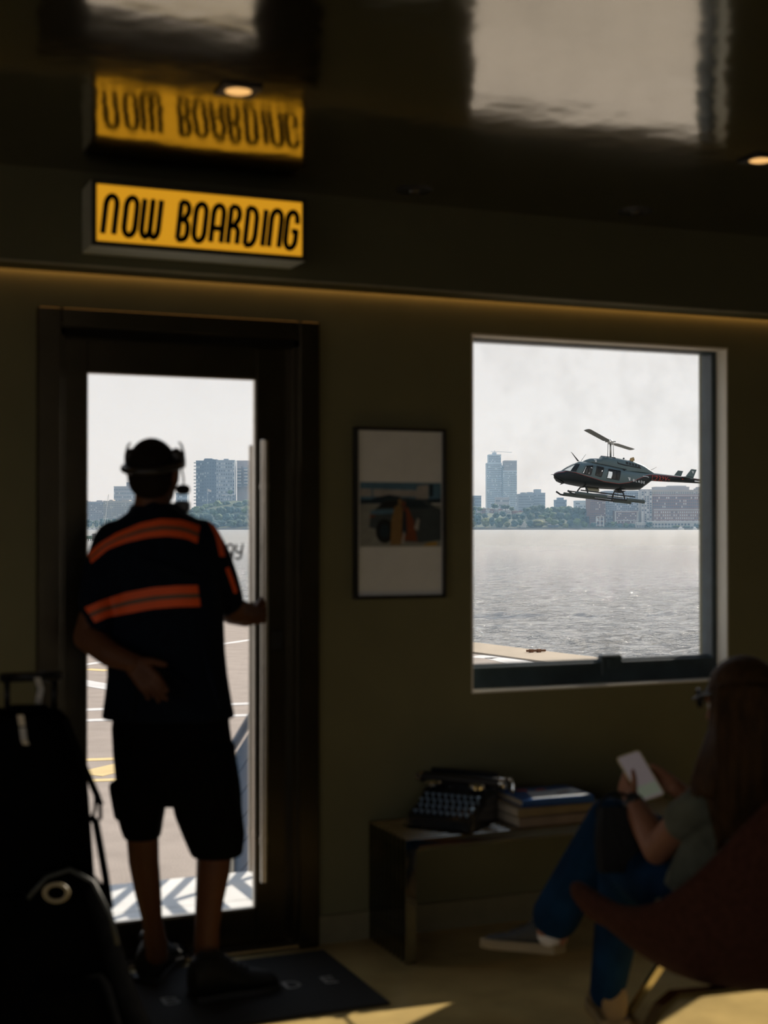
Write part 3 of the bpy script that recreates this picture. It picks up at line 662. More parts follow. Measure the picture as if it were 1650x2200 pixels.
    shirt = voxel(mk('shirt', s, navy, t), .006, 5)
    tr = bvh(shirt)
    A = [(188, 1190), (215, 1166), (250, 1145), (300, 1124), (345, 1114), (390, 1116), (430, 1130)]; B = [(196, 1210), (232, 1180), (270, 1166), (320, 1155), (360, 1152), (400, 1157), (424, 1168)]
    C = [(181, 1306), (215, 1291), (270, 1273), (330, 1262), (380, 1258), (425, 1257)]; E = [(204, 1338), (232, 1326), (275, 1318), (330, 1308), (380, 1304), (431, 1303)]
    def mixp(a, b, q):
        n = 24
        def s_(pl, x):
            L = [0]
            for i in range(len(pl)-1): L.append(L[-1]+math.dist(pl[i], pl[i+1]))
            x *= L[-1]
            for i in range(len(pl)-1):
                if x <= L[i+1]+1e-6: w_ = (x-L[i])/(L[i+1]-L[i]); return (pl[i][0]+(pl[i+1][0]-pl[i][0])*w_, pl[i][1]+(pl[i+1][1]-pl[i][1])*w_)
            return pl[-1]
        return [tuple(u+(v-u)*q for u, v in zip(s_(a, i/n), s_(b, i/n))) for i in range(n+1)]
    for a, b2 in ((A, B), (C, E)):
        for q0, q1, mm, nm in ((0, .40, orange, 'orange_stripe'), (.40, .60, tape, 'grey_stripe'), (.60, 1, orange, 'orange_stripe')):
            mk(nm, surf_band(tr, mixp(a, b2, q0), mixp(a, b2, q1), 60, 4), mm, shirt, smooth=True, label='dull grey reflective tape' if nm == 'grey_stripe' else None)
    for a, b2 in (([(446, 1118), (462, 1150), (472, 1195)], [(461, 1120), (477, 1158), (484, 1196)]), ([(484, 1222), (494, 1250), (503, 1276)], [(492, 1218), (502, 1244), (511, 1272)])):
        mk('orange_stripe', surf_band(tr, a, b2, 24, 5), orange, shirt, smooth=True)
    q = MB()
    rings(q, [(1500, 250, 490, 4.545, .115), (1560, 240, 494, 4.545, .125), (1620, 243, 503, 4.545, .125), (1690, 250, 513, 4.545, .12), (1722, 254, 516, 4.545, .11)], FW)
    rings(q, [(1600, 244, 368, 4.545, .115), (1700, 252, 360, 4.545, .11), (1740, 251, 354, 4.55, .10), (1775, 260, 348, 4.55, .095), (1797, 268, 345, 4.55, .09)], FW)
    rings(q, [(1600, 362, 504, 4.545, .115), (1700, 366, 515, 4.545, .11), (1750, 376, 521, 4.545, .105), (1795, 394, 526, 4.545, .10), (1836, 412, 521, 4.545, .095)], FW)
    for (x0, y0), (x1, y1), rr in (((300, 1560), (270, 1700), .014), ((430, 1600), (470, 1780), .016), ((380, 1580), (400, 1690), .014), ((500, 1620), (515, 1760), .016)):
        q.caps([P(x0, y0, 4.43), P((x0+x1)/2, (y0+y1)/2, 4.43), P(x1, y1, 4.44)], [rr*.6, rr, rr*.6])
    q.caps([P(246, 1690, 4.55), P(256, 1752, 4.55)], [.020, .018])
    voxel(mk('shorts', q, blk, t), .006, 5)
    upm = mat('black_sneaker', (.006, .007, .007), .6, spec=.3, bump=.2, bscale=90); sl_ = mat('black_rubber_sole', (.02, .02, .02), .6)
    shoe('sneaker', lh-(lt-lh).normalized()*.03, lt, .120, .155, t, upm, sl_); shoe('sneaker', rh-(rt-rh).normalized()*.03, rt, .125, .160, t, upm, sl_)
    # hands-free headset worn round the back of the head
    h = thing('headset', 'black headset pushed up on the cropped head of the man, with boom microphone', 'headset', P(331, 1000, 4.45))
    hb = mat('black_plastic', (.012, .012, .013), .35); pad = mat('black_foam', (.010, .010, .010), .9, bump=.3, bscale=200)
    u = V((0,0,1)); n_ = MB()
    arcp = [hc+r*.093*math.sin(a)-f*(.108*math.cos(a)-.0)+u*(-.004+.030*(1-math.cos(a))) for a in [math.radians(x) for x in range(-95, 96, 10)]]
    n_.tube(arcp, .011, 12); mk('neckband', n_, hb, h, smooth=True)
    for q_ in (-1, 1):
        c = hc+r*q_*.078+u*.050+f*.004; ax = (r*q_+u*.25).normalized(); a2 = ax.orthogonal().normalized(); b2 = ax.cross(a2)
        e_ = MB()
        e_.loft([[c+ax*o+(a2*math.cos(2*PI*j/22)*.75+b2*math.sin(2*PI*j/22))*rr for j in range(22)] for o, rr in ((-.010, .026), (-.006, .034), (.004, .036), (.010, .034))])
        ec = mk('ear_cup', e_, hb, h, smooth=2)
        k = MB(); k.loft([[c+ax*o+(a2*math.cos(2*PI*j/22)*.75+b2*math.sin(2*PI*j/22))*rr for j in range(22)] for o, rr in ((.008, .032), (.016, .027), (.021, .014))])
        mk('cup_cap', k, hb, ec, smooth=2)
        k = MB(); k.tube([c+ax*.012-u*.03, c+ax*.022+u*.005, c+ax*.014+u*.036, c+ax*.004+u*.050], [.004, .004, .004, .003], 8); mk('yoke', k, hb, ec, smooth=True)
    m = MB(); c = hc+r*.080+u*.03
    m.tube([c+f*.03, hc+r*.066+f*.090-u*.01, hc+r*.060+f*.10-u*.04, P(382, 1054, 4.61)], .003, 8); mk('boom', m, hb, h, smooth=True)
    m = MB(); m.caps([P(388, 1052, 4.60), P(398, 1052, 4.605)], [.0165, .0165]); mk('microphone', m, pad, h, smooth=True, label='foam covered microphone')
    rd = thing('radio_microphone', 'black shoulder speaker microphone on the right shoulder of the man', 'radio', P(393, 1088, 4.60))
    M_ = Matrix.Translation(P(391, 1090, 4.60)) @ Matrix.Rotation(-YAW, 4, 'Z')
    mk('case', MB().bbox((-.026, -.02, -.018), (.026, .02, .022), .008, M_), hb, rd, smooth=2); mk('clip', MB().bbox((-.012, -.01, -.03), (.012, .006, -.016), .003, M_), hb, rd)
man()
# ================================================================== lounge chair and the seated woman
def lounge_chair():
    t = thing('lounge_chair', 'rust brown upholstered lounge chair with swept arms, under the seated woman', 'chair', (2.45, 3.1, 0))
    wool = mat('rust_wool', (.068, .026, .016), .95, var=.25, scale=60, bump=.5, bscale=220, sheen=.12, spec=.1)
    brass = mat('polished_leg_metal', (.55, .48, .30), .15, metal=1)
    xc = 2.45
    secs = [[(xc,3.10,.320),(xc,2.90,.335),(xc,2.76,.45),(xc,2.69,.70),(xc,2.66,.965)],
            [(2.42,3.10,.320),(2.34,2.92,.33),(2.25,2.80,.44),(2.205,2.74,.68),(2.185,2.72,.945)],
            [(2.41,3.11,.320),(2.25,2.97,.33),(2.125,2.89,.42),(2.085,2.86,.56),(2.07,2.855,.705)],
            [(2.41,3.12,.320),(2.22,3.06,.325),(2.085,3.02,.375),(2.015,3.01,.45),(1.985,3.03,.525)],
            [(2.41,3.14,.320),(2.22,3.15,.33),(2.08,3.15,.375),(1.985,3.18,.455),(1.945,3.20,.530)],
            [(2.41,3.17,.320),(2.22,3.28,.345),(2.09,3.33,.42),(1.985,3.37,.515),(1.945,3.385,.562)],
            [(2.41,3.20,.325),(2.24,3.36,.36),(2.14,3.39,.385),(2.07,3.40,.405),(2.03,3.40,.42)],
            [(2.42,3.22,.325),(2.32,3.42,.36),(2.28,3.46,.365),(2.25,3.48,.362),(2.23,3.49,.355)],
            [(xc,3.22,.325),(xc,3.43,.36),(xc,3.48,.365),(xc,3.50,.362),(xc,3.51,.355)]]
    full = secs+[[(2*xc-x, y, z) for x, y, z in s] for s in secs[-2:0:-1]]
    m = MB(); m.loft(full+[full[0]], caps=False, closed=False)
    o = mk('shell', m, wool, t, smooth=True)
    import bmesh
    bm = bmesh.new(); bm.from_mesh(o.data); bmesh.ops.remove_doubles(bm, verts=bm.verts, dist=.001)
    bmesh.ops.recalc_face_normals(bm, faces=bm.faces); bm.to_mesh(o.data); bm.free()
    s = o.modifiers.new('t', 'SOLIDIFY'); s.thickness = .05; s.offset = 0
    s = o.modifiers.new('u', 'SUBSURF'); s.levels = 2; s.render_levels = 2
    c = MB(); c.ell((xc, 3.16, .375), (.24, 0, 0), (0, .26, 0), (0, 0, .035), 24, 10); mk('seat_cushion', c, wool, t, smooth=True)
    c = MB(); c.lathe([(.05, .292), (.10, .30), (.10, .318), (.03, .325)], (xc, 3.08, 0), 24); mk('hub_plate', c, brass, t, smooth=2)
    for q in (186, 276, 6, 96):
        l = MB(); q = math.radians(q); d = V((math.cos(q), math.sin(q), 0)); pz = V((-d.y, d.x, 0)); c0 = V((xc, 3.05, 0)); rg = []
        for r_, z, wd, th in ((.05,.300,.022,.006),(.30,.318,.020,.006),(.40,.325,.019,.008),(.45,.300,.018,.010),(.68,.008,.014,.009)):
            p = c0+d*r_+V((0,0,z)); rg.append([p+pz*wd-V((0,0,th)), p+pz*wd+V((0,0,th)), p-pz*wd+V((0,0,th)), p-pz*wd-V((0,0,th))])
        l.loft(rg); mk('leg', l, brass, t)
lounge_chair()
def woman():
    t = thing('person', 'seated woman with long brown hair, t-shirt and blue jeans, legs crossed, looking at a phone', 'person', (2.38, 3.3, 0))
    denim = mat('blue_denim', (.0035, .024, .062), .9, var=.35, scale=12, bump=.2, bscale=160, spec=.1); tee = mat('sage_tshirt', (.11, .115, .085), .9, spec=.1, var=.5, scale=9, bump=.1)
    sk = mat('light_skin', (.30, .135, .075), .5, spec=.3, var=.06, scale=25)
    b = MB(); hc = P(1590, 1503, 3.84); hf = V((-.38, .86, -.30))
    head(b, hc, hf, V((0,0,1)), .97, ears=False)
    SL, SRt = P(1492, 1738, 3.80), P(1492, 1738, 3.80)+V((.30, .03, 0))
    nb = (SL+SRt)/2+V((0, .0, .045))
    b.caps([hc+V((0, -.02, -.06)), nb], [.048, .055]); b.caps([SL+V((.05,0,-.02)), nb+V((0,0,-.04)), SRt-V((.05,0,.02))], [.035, .05, .035])
    HL, HR = V((2.31, 3.27, .465)), V((2.50, 3.27, .465))
    b.caps([nb+V((0,0,-.1)), (HL+HR)/2+V((0,0,.08))], [.085, .09])
    EL, WL = P(1414, 1824, 3.99), P(1360, 1722, 4.15)
    b.caps([SL+V((.03,.01,-.01)), (SL+EL)/2, EL], [.038, .045, .043]); b.caps([EL, EL*.55+WL*.45, WL], [.045, .042, .029])
    ER, WR = V((2.60, 3.42, .56)), P(1450, 1692, 4.14)
    b.caps([SRt-V((.02,0,.01)), ER], [.036, .038]); b.caps([ER, ER*.5+WR*.5, WR], [.038, .036, .026])
    up_, rt_ = (P(1348, 1620, 4.20)-P(1405, 1717, 4.14)).normalized(), (P(1372, 1612, 4.17)-P(1325, 1628, 4.17)).normalized()
    pn = rt_.cross(up_).normalized()                          # out of the screen, towards the viewer
    if pn.dot(CAM-P(1377, 1668, 4.17)) < 0: pn = -pn
    pc = P(1376, 1667, 4.165)
    hand(b, WL, (P(1338, 1680, 4.195)-WL), (rt_*.8-pn*.5), .80, ((35,50,30),(38,55,30),(42,58,30),(46,60,30)), thumb=-1, tdir=(up_*.5+rt_*.35+pn*.75), tcurl=-10)
    hand(b, WR, (P(1410, 1672, 4.21)-WR), (-rt_*.6+pn*.5), .80, ((25,40,25),(28,44,25),(32,46,25),(36,50,25)), thumb=1, tdir=(up_*.6-rt_*.4+pn*.5))
    KR, AR = P(1312, 1765, 4.27), P(1190, 1975, 4.37); KL, AL = P(1345, 1858, 4.20), P(1303, 2140, 4.28)
    b.caps([HR, KR, AR, AR+V((-.02,0,-.03))], [.075, .05, .034, .036]); b.caps([HL, KL, AL], [.075, .052, .036])
    h1, t1 = P(1203, 2048, 4.36), P(1040, 2032, 4.50)
    b.caps([AR, h1+V((0,0,.05)), h1*.5+t1*.5+V((0,0,.034)), t1*.7+h1*.3+V((0,0,.028))], [.030, .026, .014, .009])
    h2 = onZ(1322, 2212, 0); t2 = h2+V((.085, .225, 0))
    b.caps([AL, h2*.85+t2*.15+V((0,0,.06)), h2*.5+t2*.5+V((0,0,.034)), t2*.7+h2*.3+V((0,0,.028))], [.034, .024, .014, .009])
    voxel(mk('body', b, sk, t), .0042, 3)
    eyes(hc, hf, V((0,0,1)), .97, t)
    s = MB()
    rings(s, [(1712, 1520, 1680, 3.83, .065), (1735, 1482, 1715, 3.83, .095), (1800, 1468, 1715, 3.85, .115), (1870, 1440, 1715, 3.88, .125), (1930, 1406, 1710, 3.92, .125), (1985, 1392, 1700, 3.95, .11)], FW)
    s.caps([SL+V((.02,0,.0)), SL*.74+EL*.26], [.060, .058]); s.caps([SRt, SRt*.5+ER*.5], [.06, .058])
    voxel(mk('t_shirt', s, tee, t), .006, 5)
    j = MB()
    j.caps([HR, KR], [.105, .074]); j.caps([KR, KR*.5+AR*.5, AR*.96+KR*.04], [.072, .074, .074])
    j.caps([HL, KL], [.105, .076]); j.caps([KL, KL*.5+AL*.5, AL*.97+KL*.03], [.076, .066, .053])
    j.caps([HL, HR], [.115, .115])
    for a, c_, r_ in ((KR, AR, .066), (KL, AL, .056)):
        d = (c_-a).normalized()
        for q in (.25, .45, .7): p = a+(c_-a)*q; o = d.orthogonal().normalized(); j.caps([p+o*r_*.9, p+d*.06+d.cross(o)*r_*.9], [.012, .008])
    voxel(mk('jeans', j, denim, t), .006, 4)
    up1 = V((.12, .05, 1)).normalized()
    o = shoe('sneaker', h1, t1, .098, .100, t, mat('grey_knit', (.050, .050, .045), .8, var=.2, scale=60), mat('cream_sole', (.26, .20, .11), .6), lab='dark grey sneaker with cream sole', up=up1)
    o = shoe('boot', h2, t2, .105, .165, t, mat('tan_leather', (.26, .17, .07), .6), mat('tan_sole', (.30, .21, .09), .6), lab='tan ankle boot')
    k = MB(); k.caps([AR*.98+KR*.02, AR+V((-.012, .0, -.045))], [.039, .041]); mk('sock', k, mat('white_sock', (.62, .60, .57), .9), t, smooth=True, label='white ankle sock')
    wd = (WL-EL).normalized(); o1 = wd.orthogonal().normalized(); o2 = wd.cross(o1); p = WL-wd*.012
    k = MB(); k.loft([[p+wd*z+(o1*math.cos(2*PI*q/24)+o2*math.sin(2*PI*q/24))*r_ for q in range(24)] for z, r_ in ((-.011,.029),(-.010,.032),(.010,.031),(.011,.028))])
    wt = mk('wristwatch', k, mat('black_strap', (.012, .012, .012), .5), t, smooth=2, label='black wristwatch strap')
    c = -FW; c = (c-wd*c.dot(wd)).normalized(); a2 = wd.cross(c)
    k = MB(); k.loft([[p+c*z+(wd*math.cos(2*PI*q/20)+a2*math.sin(2*PI*q/20))*.017*s_ for q in range(20)] for z, s_ in ((.026,1),(.034,1),(.037,.85))]); mk('dial', k, mat('watch_glass', (.03, .03, .03), .1), wt, smooth=2)
    # long hair
    h = MB(); f = hf.normalized(); r = f.cross(V((0,0,1))).normalized(); u = r.cross(f)
    h.ell(hc-f*.018+u*.022, r*.087, f*.100, u*.094, 20, 14); h.ell(hc-f*.05-u*.03, r*.085, f*.065, u*.09, 18, 12)
    rings(h, [(1470, 1542, 1690, 3.80, .07), (1540, 1536, 1705, 3.78, .085), (1600, 1528, 1712, 3.77, .085), (1660, 1515, 1716, 3.755, .07), (1730, 1520, 1712, 3.745, .05), (1800, 1535, 1700, 3.74, .03)], FW)
    R.seed(11)
    for i in range(16):
        a = i/15; x0 = 1536+a*20; x1 = 1484+a*42
        h.caps([P(x0+4, 1500, 3.83-.06*a), P(x0-2, 1570, 3.82-.06*a), P((x0+x1)/2-2, 1640, 3.80-.06*a), P(x1+6, 1685, 3.79-.07*a), P(x1+R.uniform(-2, 8), 1703+R.uniform(-6, 14), 3.765-.05*a)], [.018, .018, .017, .012, .004], 8)
    for i in range(34):
        a = i/33; x0 = 1545+a*150; dd = 3.735-.02*math.sin(a*PI)
        h.caps([P(x0, 1480, dd+.02), P(x0+R.uniform(-8,8), 1600, dd-.02), P(x0+R.uniform(-14,14), 1720+R.uniform(-20,20), dd-.01), P(x0+R.uniform(-14,14), 1800+R.uniform(-20,30), dd)], [.012, .013, .011, .004], 8)
    hm = mat('long_brown_hair', (.050, .024, .007), .6, spec=.15, var=.5, scale=60, bump=.5, bscale=220)
    for n_ in hm.node_tree.nodes:                               # stretch the strand noise along the fall of the hair
        if n_.type == 'TEX_NOISE':
            m_ = nd(hm.node_tree, 'ShaderNodeMapping'); m_.inputs['Scale'].default_value = (1, 1, .06)
            l_ = n_.inputs['Vector'].links[0]; sk_ = l_.from_socket; hm.node_tree.links.new(sk_, m_.inputs[0]); hm.node_tree.links.new(m_.outputs[0], n_.inputs['Vector'])
    voxel(mk('hair', h, hm, t), .005, 2)
    # phone
    ph = thing('phone', 'phone in a pale case held in both hands of the seated woman', 'phone', pc)
    M_ = Matrix(((rt_.x, up_.x, pn.x, pc.x), (rt_.y, up_.y, pn.y, pc.y), (rt_.z, up_.z, pn.z, pc.z), (0,0,0,1)))
    def rr(w_, h_, r_): return [(x+r_*math.cos(a), y+r_*math.sin(a)) for x, y, a0 in ((w_-r_, h_-r_, 0), (-w_+r_, h_-r_, 90), (-w_+r_, -h_+r_, 180), (w_-r_, -h_+r_, 270)) for a in [math.radians(a0+q*22.5) for q in range(5)]]
    k = MB(); k.prism(rr(.0365, .075, .010), lambda a, b_, w_: M_ @ V((a, b_, w_-.0095)), .010); mk('case', k, mat('pale_yellow_case', (.58, .50, .26), .3), ph)
    k = MB(); k.prism(rr(.0325, .071, .007), lambda a, b_, w_: M_ @ V((a, b_, w_+.0006)), .0006); mk('screen', k, mat('phone_glass', (.10, .09, .09), .22, emit=(.75, .62, .62), est=.10), ph, label='dim grey screen')
    k = MB(); k.prism(rr(.03, .018, .003), lambda a, b_, w_: M_ @ V((a, b_-.046, w_+.0013)), .0002); mk('keypad', k, mat('screen_keypad', (.12, .14, .10), .25, emit=(.62, .70, .52), est=.10), ph)
    # sunglasses pushed up on the head
    g = thing('sunglasses', 'black sunglasses pushed up on the hair of the seated woman', 'sunglasses', hc+f*.1)
    bk = mat('black_acetate', (.008, .010, .010), .15)
    for q in (-1, 1):
        c = hc+f*.100+u*.030+r*q*.034; n_ = (f*.85+u*.15+r*q*.25).normalized(); a_ = (r-n_*r.dot(n_)).normalized(); b_ = n_.cross(a_)
        k = MB(); k.loft([[c+n_*z+(a_*math.cos(2*PI*j_/24)*.031+b_*math.sin(2*PI*j_/24)*.026)*s_ for j_ in range(24)] for z, s_ in ((-.003,.9),(-.003,1),(.003,1),(.004,.86))]); mk('lens', k, bk, g, smooth=2)
        k = MB(); k.tube([c+r*q*.03, hc+f*.06+u*.034+r*q*.088, hc-f*.0+u*.026+r*q*.093, hc-f*.05+u*.008+r*q*.088], .0035, 8); mk('temple', k, bk, g, smooth=True)
    k = MB(); k.tube([hc+f*.104+u*.034-r*.009, hc+f*.106+u*.037, hc+f*.104+u*.034+r*.009], .003, 8); mk('bridge', k, bk, g, smooth=True)
    # bag on the lap
    hb = thing('handbag', 'small black leather handbag on the lap of the seated woman', 'bag', P(1330, 1805, 4.12))
    lb = mat('black_leather', (.004, .004, .004), .5, spec=.2, var=.2, bump=.2, bscale=60)
    k = MB(); cc = P(1330, 1810, 4.115); a_ = RT; b_ = (UP+FW*.25).normalized(); n_ = a_.cross(b_)
    k.loft([[cc+b_*y+a_*x*wd+n_*z for x, z in ((-.065,-.012),(-.05,-.030),(.05,-.030),(.065,-.012),(.065,.012),(.05,.030),(-.05,.030),(-.065,.012))] for y, wd in ((-.085,.85),(-.08,1.0),(0,1.08),(.05,1.0),(.095,.90),(.10,.8))])
    mk('body', k, lb, hb, smooth=2)
    k = MB(); k.loft([[cc+b_*y+a_*x-n_*(.031 if nn else .036) for x, nn in ((-.06,1),(.06,1),(.06,0),(-.06,0))] for y in (.0, .098)]); mk('flap', k, lb, hb)
    k = MB(); k.tube([cc+a_*.055*math.cos(q)+b_*(.09+.05*math.sin(q)) for q in [PI*i/12 for i in range(13)]], .005, 8); mk('strap', k, lb, hb, smooth=True)
woman()
# ================================================================== luggage at the left
def luggage():
    d = 4.06
    t = thing('suitcase', 'black soft suitcase with raised telescopic handle at the left edge', 'suitcase', onZ(60, 2255, 0))
    nyl = mat('black_nylon', (.003, .003, .003), .8, spec=0, var=.2, scale=40, bump=.2, bscale=200); pl = mat('black_hard_plastic', (.004, .004, .004), .45, spec=.3); tg = mat('white_tag', (.55, .52, .46), .6)
    b = MB(); rings(b, [(2245, -110, 190, d, .105), (2225, -118, 200, d, .125), (1900, -116, 196, d, .13), (1700, -110, 182, d, .13), (1600, -100, 160, d, .125), (1550, -88, 140, d, .115), (1530, -75, 122, d, .10)], FW, 28, 4); mk('body', b, nyl, t, smooth=2)
    k = MB(); rings(k, [(2180, -80, 160, d-.14, .02), (2175, -86, 166, d-.14, .03), (1930, -84, 160, d-.14, .03), (1922, -78, 154, d-.14, .02)], FW, 20, 5); mk('pocket', k, nyl, t, smooth=2)
    for x in (16, 116):
        k = MB(); k.tube([P(x, 1540, d+.06), P(x-1 if x < 50 else x+1, 1455, d+.06)], .009, 10); mk('handle_tube', k, pl, t, smooth=True)
    k = MB(); k.caps([P(8, 1456, d+.06), P(124, 1452, d+.06)], [.0145, .0145]); mk('grip', k, pl, t, smooth=True)
    k = MB(); k.caps([P(20, 1545, d), P(30, 1522, d), P(95, 1522, d), P(105, 1545, d)], [.010, .012, .012, .010]); mk('carry_handle', k, nyl, t, smooth=True)
    for x in (-90, 165):
        for dd in (-.08, .08):
            c = P(x, 2246, d+dd); c.z = .025; k = MB(); k.tube([c-RT*.012, c+RT*.012], .025, 18); mk('wheel', k, pl, t, smooth=2)
    for a in ([(80, 1456), (88, 1480), (84, 1500), (82, 1512)], [(44, 1536), (48, 1560), (52, 1590), (60, 1608)]):
        k = MB(); dz = d-.01 if a[0][1] < 1500 else d-.13
        L = [P(x, y, dz+.02*(i % 2)) for i, (x, y) in enumerate(a)]; k.loft([[p-RT*.009, p+RT*.009, p+RT*.009-FW*.002, p-RT*.009-FW*.002] for p in L]); mk('tag', k, tg, t, label='white paper luggage tag')
    b2 = 3.80
    t = thing('backpack', 'black backpack leaning on the front of the suitcase', 'backpack', onZ(150, 2320, 0))
    b = MB(); rings(b, [(2330, 10, 330, b2, .09), (2290, -4, 345, b2, .115), (2200, -4, 318, b2+.01, .12), (2120, 0, 285, b2+.03, .12), (2040, 6, 258, b2+.04, .115), (1970, 22, 240, b2+.055, .105), (1910, 60, 222, b2+.07, .085), (1872, 100, 190, b2+.08, .06), (1858, 120, 170, b2+.08, .03)], FW, 28, 2.6); mk('body', b, nyl, t, smooth=2)
    k = MB(); rings(k, [(2290, 70, 270, b2-.115, .02), (2270, 60, 280, b2-.11, .04), (2120, 70, 235, b2-.08, .045), (2095, 85, 220, b2-.075, .02)], FW, 20, 4); mk('pocket', k, nyl, t, smooth=2)
    k = MB(); k.tube([P(60, 1930, b2-.04), P(100, 1885, b2-.01), P(150, 1868, b2), P(200, 1895, b2-.01), P(236, 1965, b2-.02), P(252, 2030, b2-.03)], .006, 8); mk('zip', k, mat('zip_tape', (.03, .035, .03), .4), t, smooth=True)
    c = P(121, 1918, b2-.06); a_, b_ = RT, UP
    k = MB(); n = 28
    k.loft([[c+(a_*math.cos(2*PI*i/n)+b_*math.sin(2*PI*i/n)*.75)*(.030+.006*math.cos(q))-FW*(.006*math.sin(q)) for q in [2*PI*j/8 for j in range(8)]] for i in range(n+1)], caps=False); mk('ring', k, mat('pale_ring', (.36, .30, .18), .35), t, smooth=True, label='pale ring hanging on the bag')
    k = MB()
    for pts in ([(140, 1545, 3.93), (178, 1640, 3.95), (207, 1706, 3.97), (215, 1728, 3.97)], [(196, 1752, 3.96), (206, 1768, 3.95), (214, 1812, 3.94), (226, 1880, 3.92), (236, 1950, 3.90)]):
        L = [P(*q) for q in pts]; k.loft([[p-RT*.010-FW*.003, p+RT*.010-FW*.003, p+RT*.010+FW*.003, p-RT*.010+FW*.003] for p in L])
    L = [P(x, y, 3.965) for x, y in ((215, 1728), (216, 1758), (206, 1766), (188, 1760))]; k.tube(L, .006, 8)
    L = [P(x, y, 3.965) for x, y in ((206, 1700), (204, 1740), (196, 1760))]; k.tube(L, .005, 8)
    mk('shoulder_strap', k, nyl, t)
luggage()
# ================================================================== outside, near: porch, railing, pad, river
TZ, RZ = -.70, -2.76
def outside():
    conc = mat('pale_porch_stone', (.76, .76, .75), .7, var=.10, scale=5, bump=.05)
    o = MB(); o.box((.2, 5.0, -.62), (2.02, 5.55, -.02)); mk('porch', o, conc, kind='structure', label='pale stone landing outside the glazed door')
    o = MB(); o.box((.2, 5.556, -.62), (2.02, 6.0, -.02)); mk('porch_step', o, conc, kind='structure', label='outer slab of the stone landing')
    for i in range(2): mk('porch_step', MB().box((.2, 6.0+.3*i, TZ), (2.02, 6.3+.3*i, -.24-.2*i)), conc, kind='structure')
    # stair railing with blue panel and pale posts
    r = thing('stair_railing', 'blue metal panelled railing beside the steps outside the door', 'railing', (2.08, 6, -.02))
    blue = mat('blue_paint', (.035, .085, .16), .4, var=.15, scale=6); post = mat('pale_post', (.72, .68, .60), .4)
    def rail(u): return .90 if u < 6.05 else .90-(u-6.05)*.62
    for y in (5.12, 5.62, 6.0, 6.42, 6.84):
        z0 = -.02 if y < 6.01 else (-.24 if y < 6.3 else (-.44 if y < 6.6 else TZ))
        mk('post', MB().box((2.03, y-.014, z0), (2.058, y+.014, rail(y))), post, r, label='pale square post')
    L = [V((2.075, y, rail(y)+.01)) for y in (5.05, 6.05, 6.9)]; mk('top_rail', MB().tube(L, .022, 12), blue, r, smooth=True)
    for i in range(3):
        a, b = (5.06, 6.05, 6.38, 6.9)[i:i+2]
        nsl = 6
        for k in range(nsl):
            z0 = lambda y, q: (rail(y)-.06)-q*.125
            q = MB(); pts = [(2.066, a, z0(a, k)), (2.084, a, z0(a, k)), (2.084, a, z0(a, k)-(.118 if i == 2 else .034)), (2.066, a, z0(a, k)-(.118 if i == 2 else .034))]; pt2 = [(2.066, b, z0(b, k)), (2.084, b, z0(b, k)), (2.084, b, z0(b, k)-(.118 if i == 2 else .034)), (2.066, b, z0(b, k)-(.118 if i == 2 else .034))]
            q.loft([[V(p) for p in pts], [V(p) for p in pt2]]); mk('slat', q, blue, r)
    # heliport pad with its edge running to the river
    asp = mat('sunlit_asphalt', (.335, .28, .24), .85, var=.10, scale=3, bump=.25, bscale=60); edge = mat('tan_concrete', (.40, .33, .245), .85, var=.08, scale=1.5)
    e0, e1 = onZ(1017, 1383, TZ), onZ(1300, 1418, TZ); ed = (e1-e0).normalized(); en = V((ed.y, -ed.x, 0)); en = en if en.y < 0 else -en
    A, B = e0-ed*90, e0+ed*9
    back = [V((B.x, 5.3, TZ)), V((A.x, 5.3, TZ))]
    def slab(name, poly, z0, z1, m, **kw):
        mb = MB(); n = len(poly); mb.add([(p.x, p.y, z0) for p in poly]+[(p.x, p.y, z1) for p in poly], [tuple(reversed(range(n))), tuple(range(n, 2*n))]+[(i, (i+1) % n, n+(i+1) % n, n+i) for i in range(n)]); return mk(name, mb, m, kind='structure', **kw)
    slab('ground', [A, back[1], back[0], B], TZ-1.6, TZ, asp, label='sunlit asphalt of the landing pad')
    i0 = onZ(1017, 1404, TZ); wd = (i0-e0).dot(en)
    slab('trim_3', [A, A+en*wd, B+en*wd, B], TZ+.001, TZ+.03, edge, label='tan concrete strip along the river edge')
    mk('ground_near', MB().box((-60, 5.0, TZ-1.6), (30, 5.31, TZ-.002)), asp, kind='structure'); mk('ground_rear', MB().box((-60, -60, TZ-1.6), (30, 5.0, TZ-.004)), asp, kind='structure')
    wht = mat('white_road_paint', (.66, .64, .62), .7, var=.15, scale=2); yel = mat('yellow_road_paint', (.70, .52, .24), .7, var=.15, scale=2)
    def line(name, a, b, wpx, m, ext=0, lab=None):
        p, q = onZ(*a, TZ), onZ(*b, TZ); d = (q-p).normalized(); nn = V((-d.y, d.x, 0)); p -= d*ext; q += d*ext
        w_ = wpx*p.length/FPX*((p.length)/2.2)*.5
        mb = MB(); mb.add([V((x.x, x.y, z)) for z in (TZ, TZ+.004) for x in (p-nn*w_, q-nn*w_, q+nn*w_, p+nn*w_)], [(4,5,6,7),(0,1,5,4),(1,2,6,5),(2,3,7,6),(3,0,4,7)]); o_ = mk(name, mb, m, at=p, label=lab, cat='ground marking')
    line('pad_line', (1017, 1410), (1072, 1413), 6, wht, 0, 'white painted line along the tan strip, first stretch before its bend'); line('pad_line', (1070, 1413), (1150, 1432), 6, wht, 0, 'white painted line at the corner of the pad, bending toward the window')
    line('pad_line', (190, 1427), (530, 1376), 3, wht, 3, 'white line across the pad nearest the river'); line('pad_line', (186, 1468), (232, 1476), 6, wht, .5, 'broad worn white band on the pad left of the man')
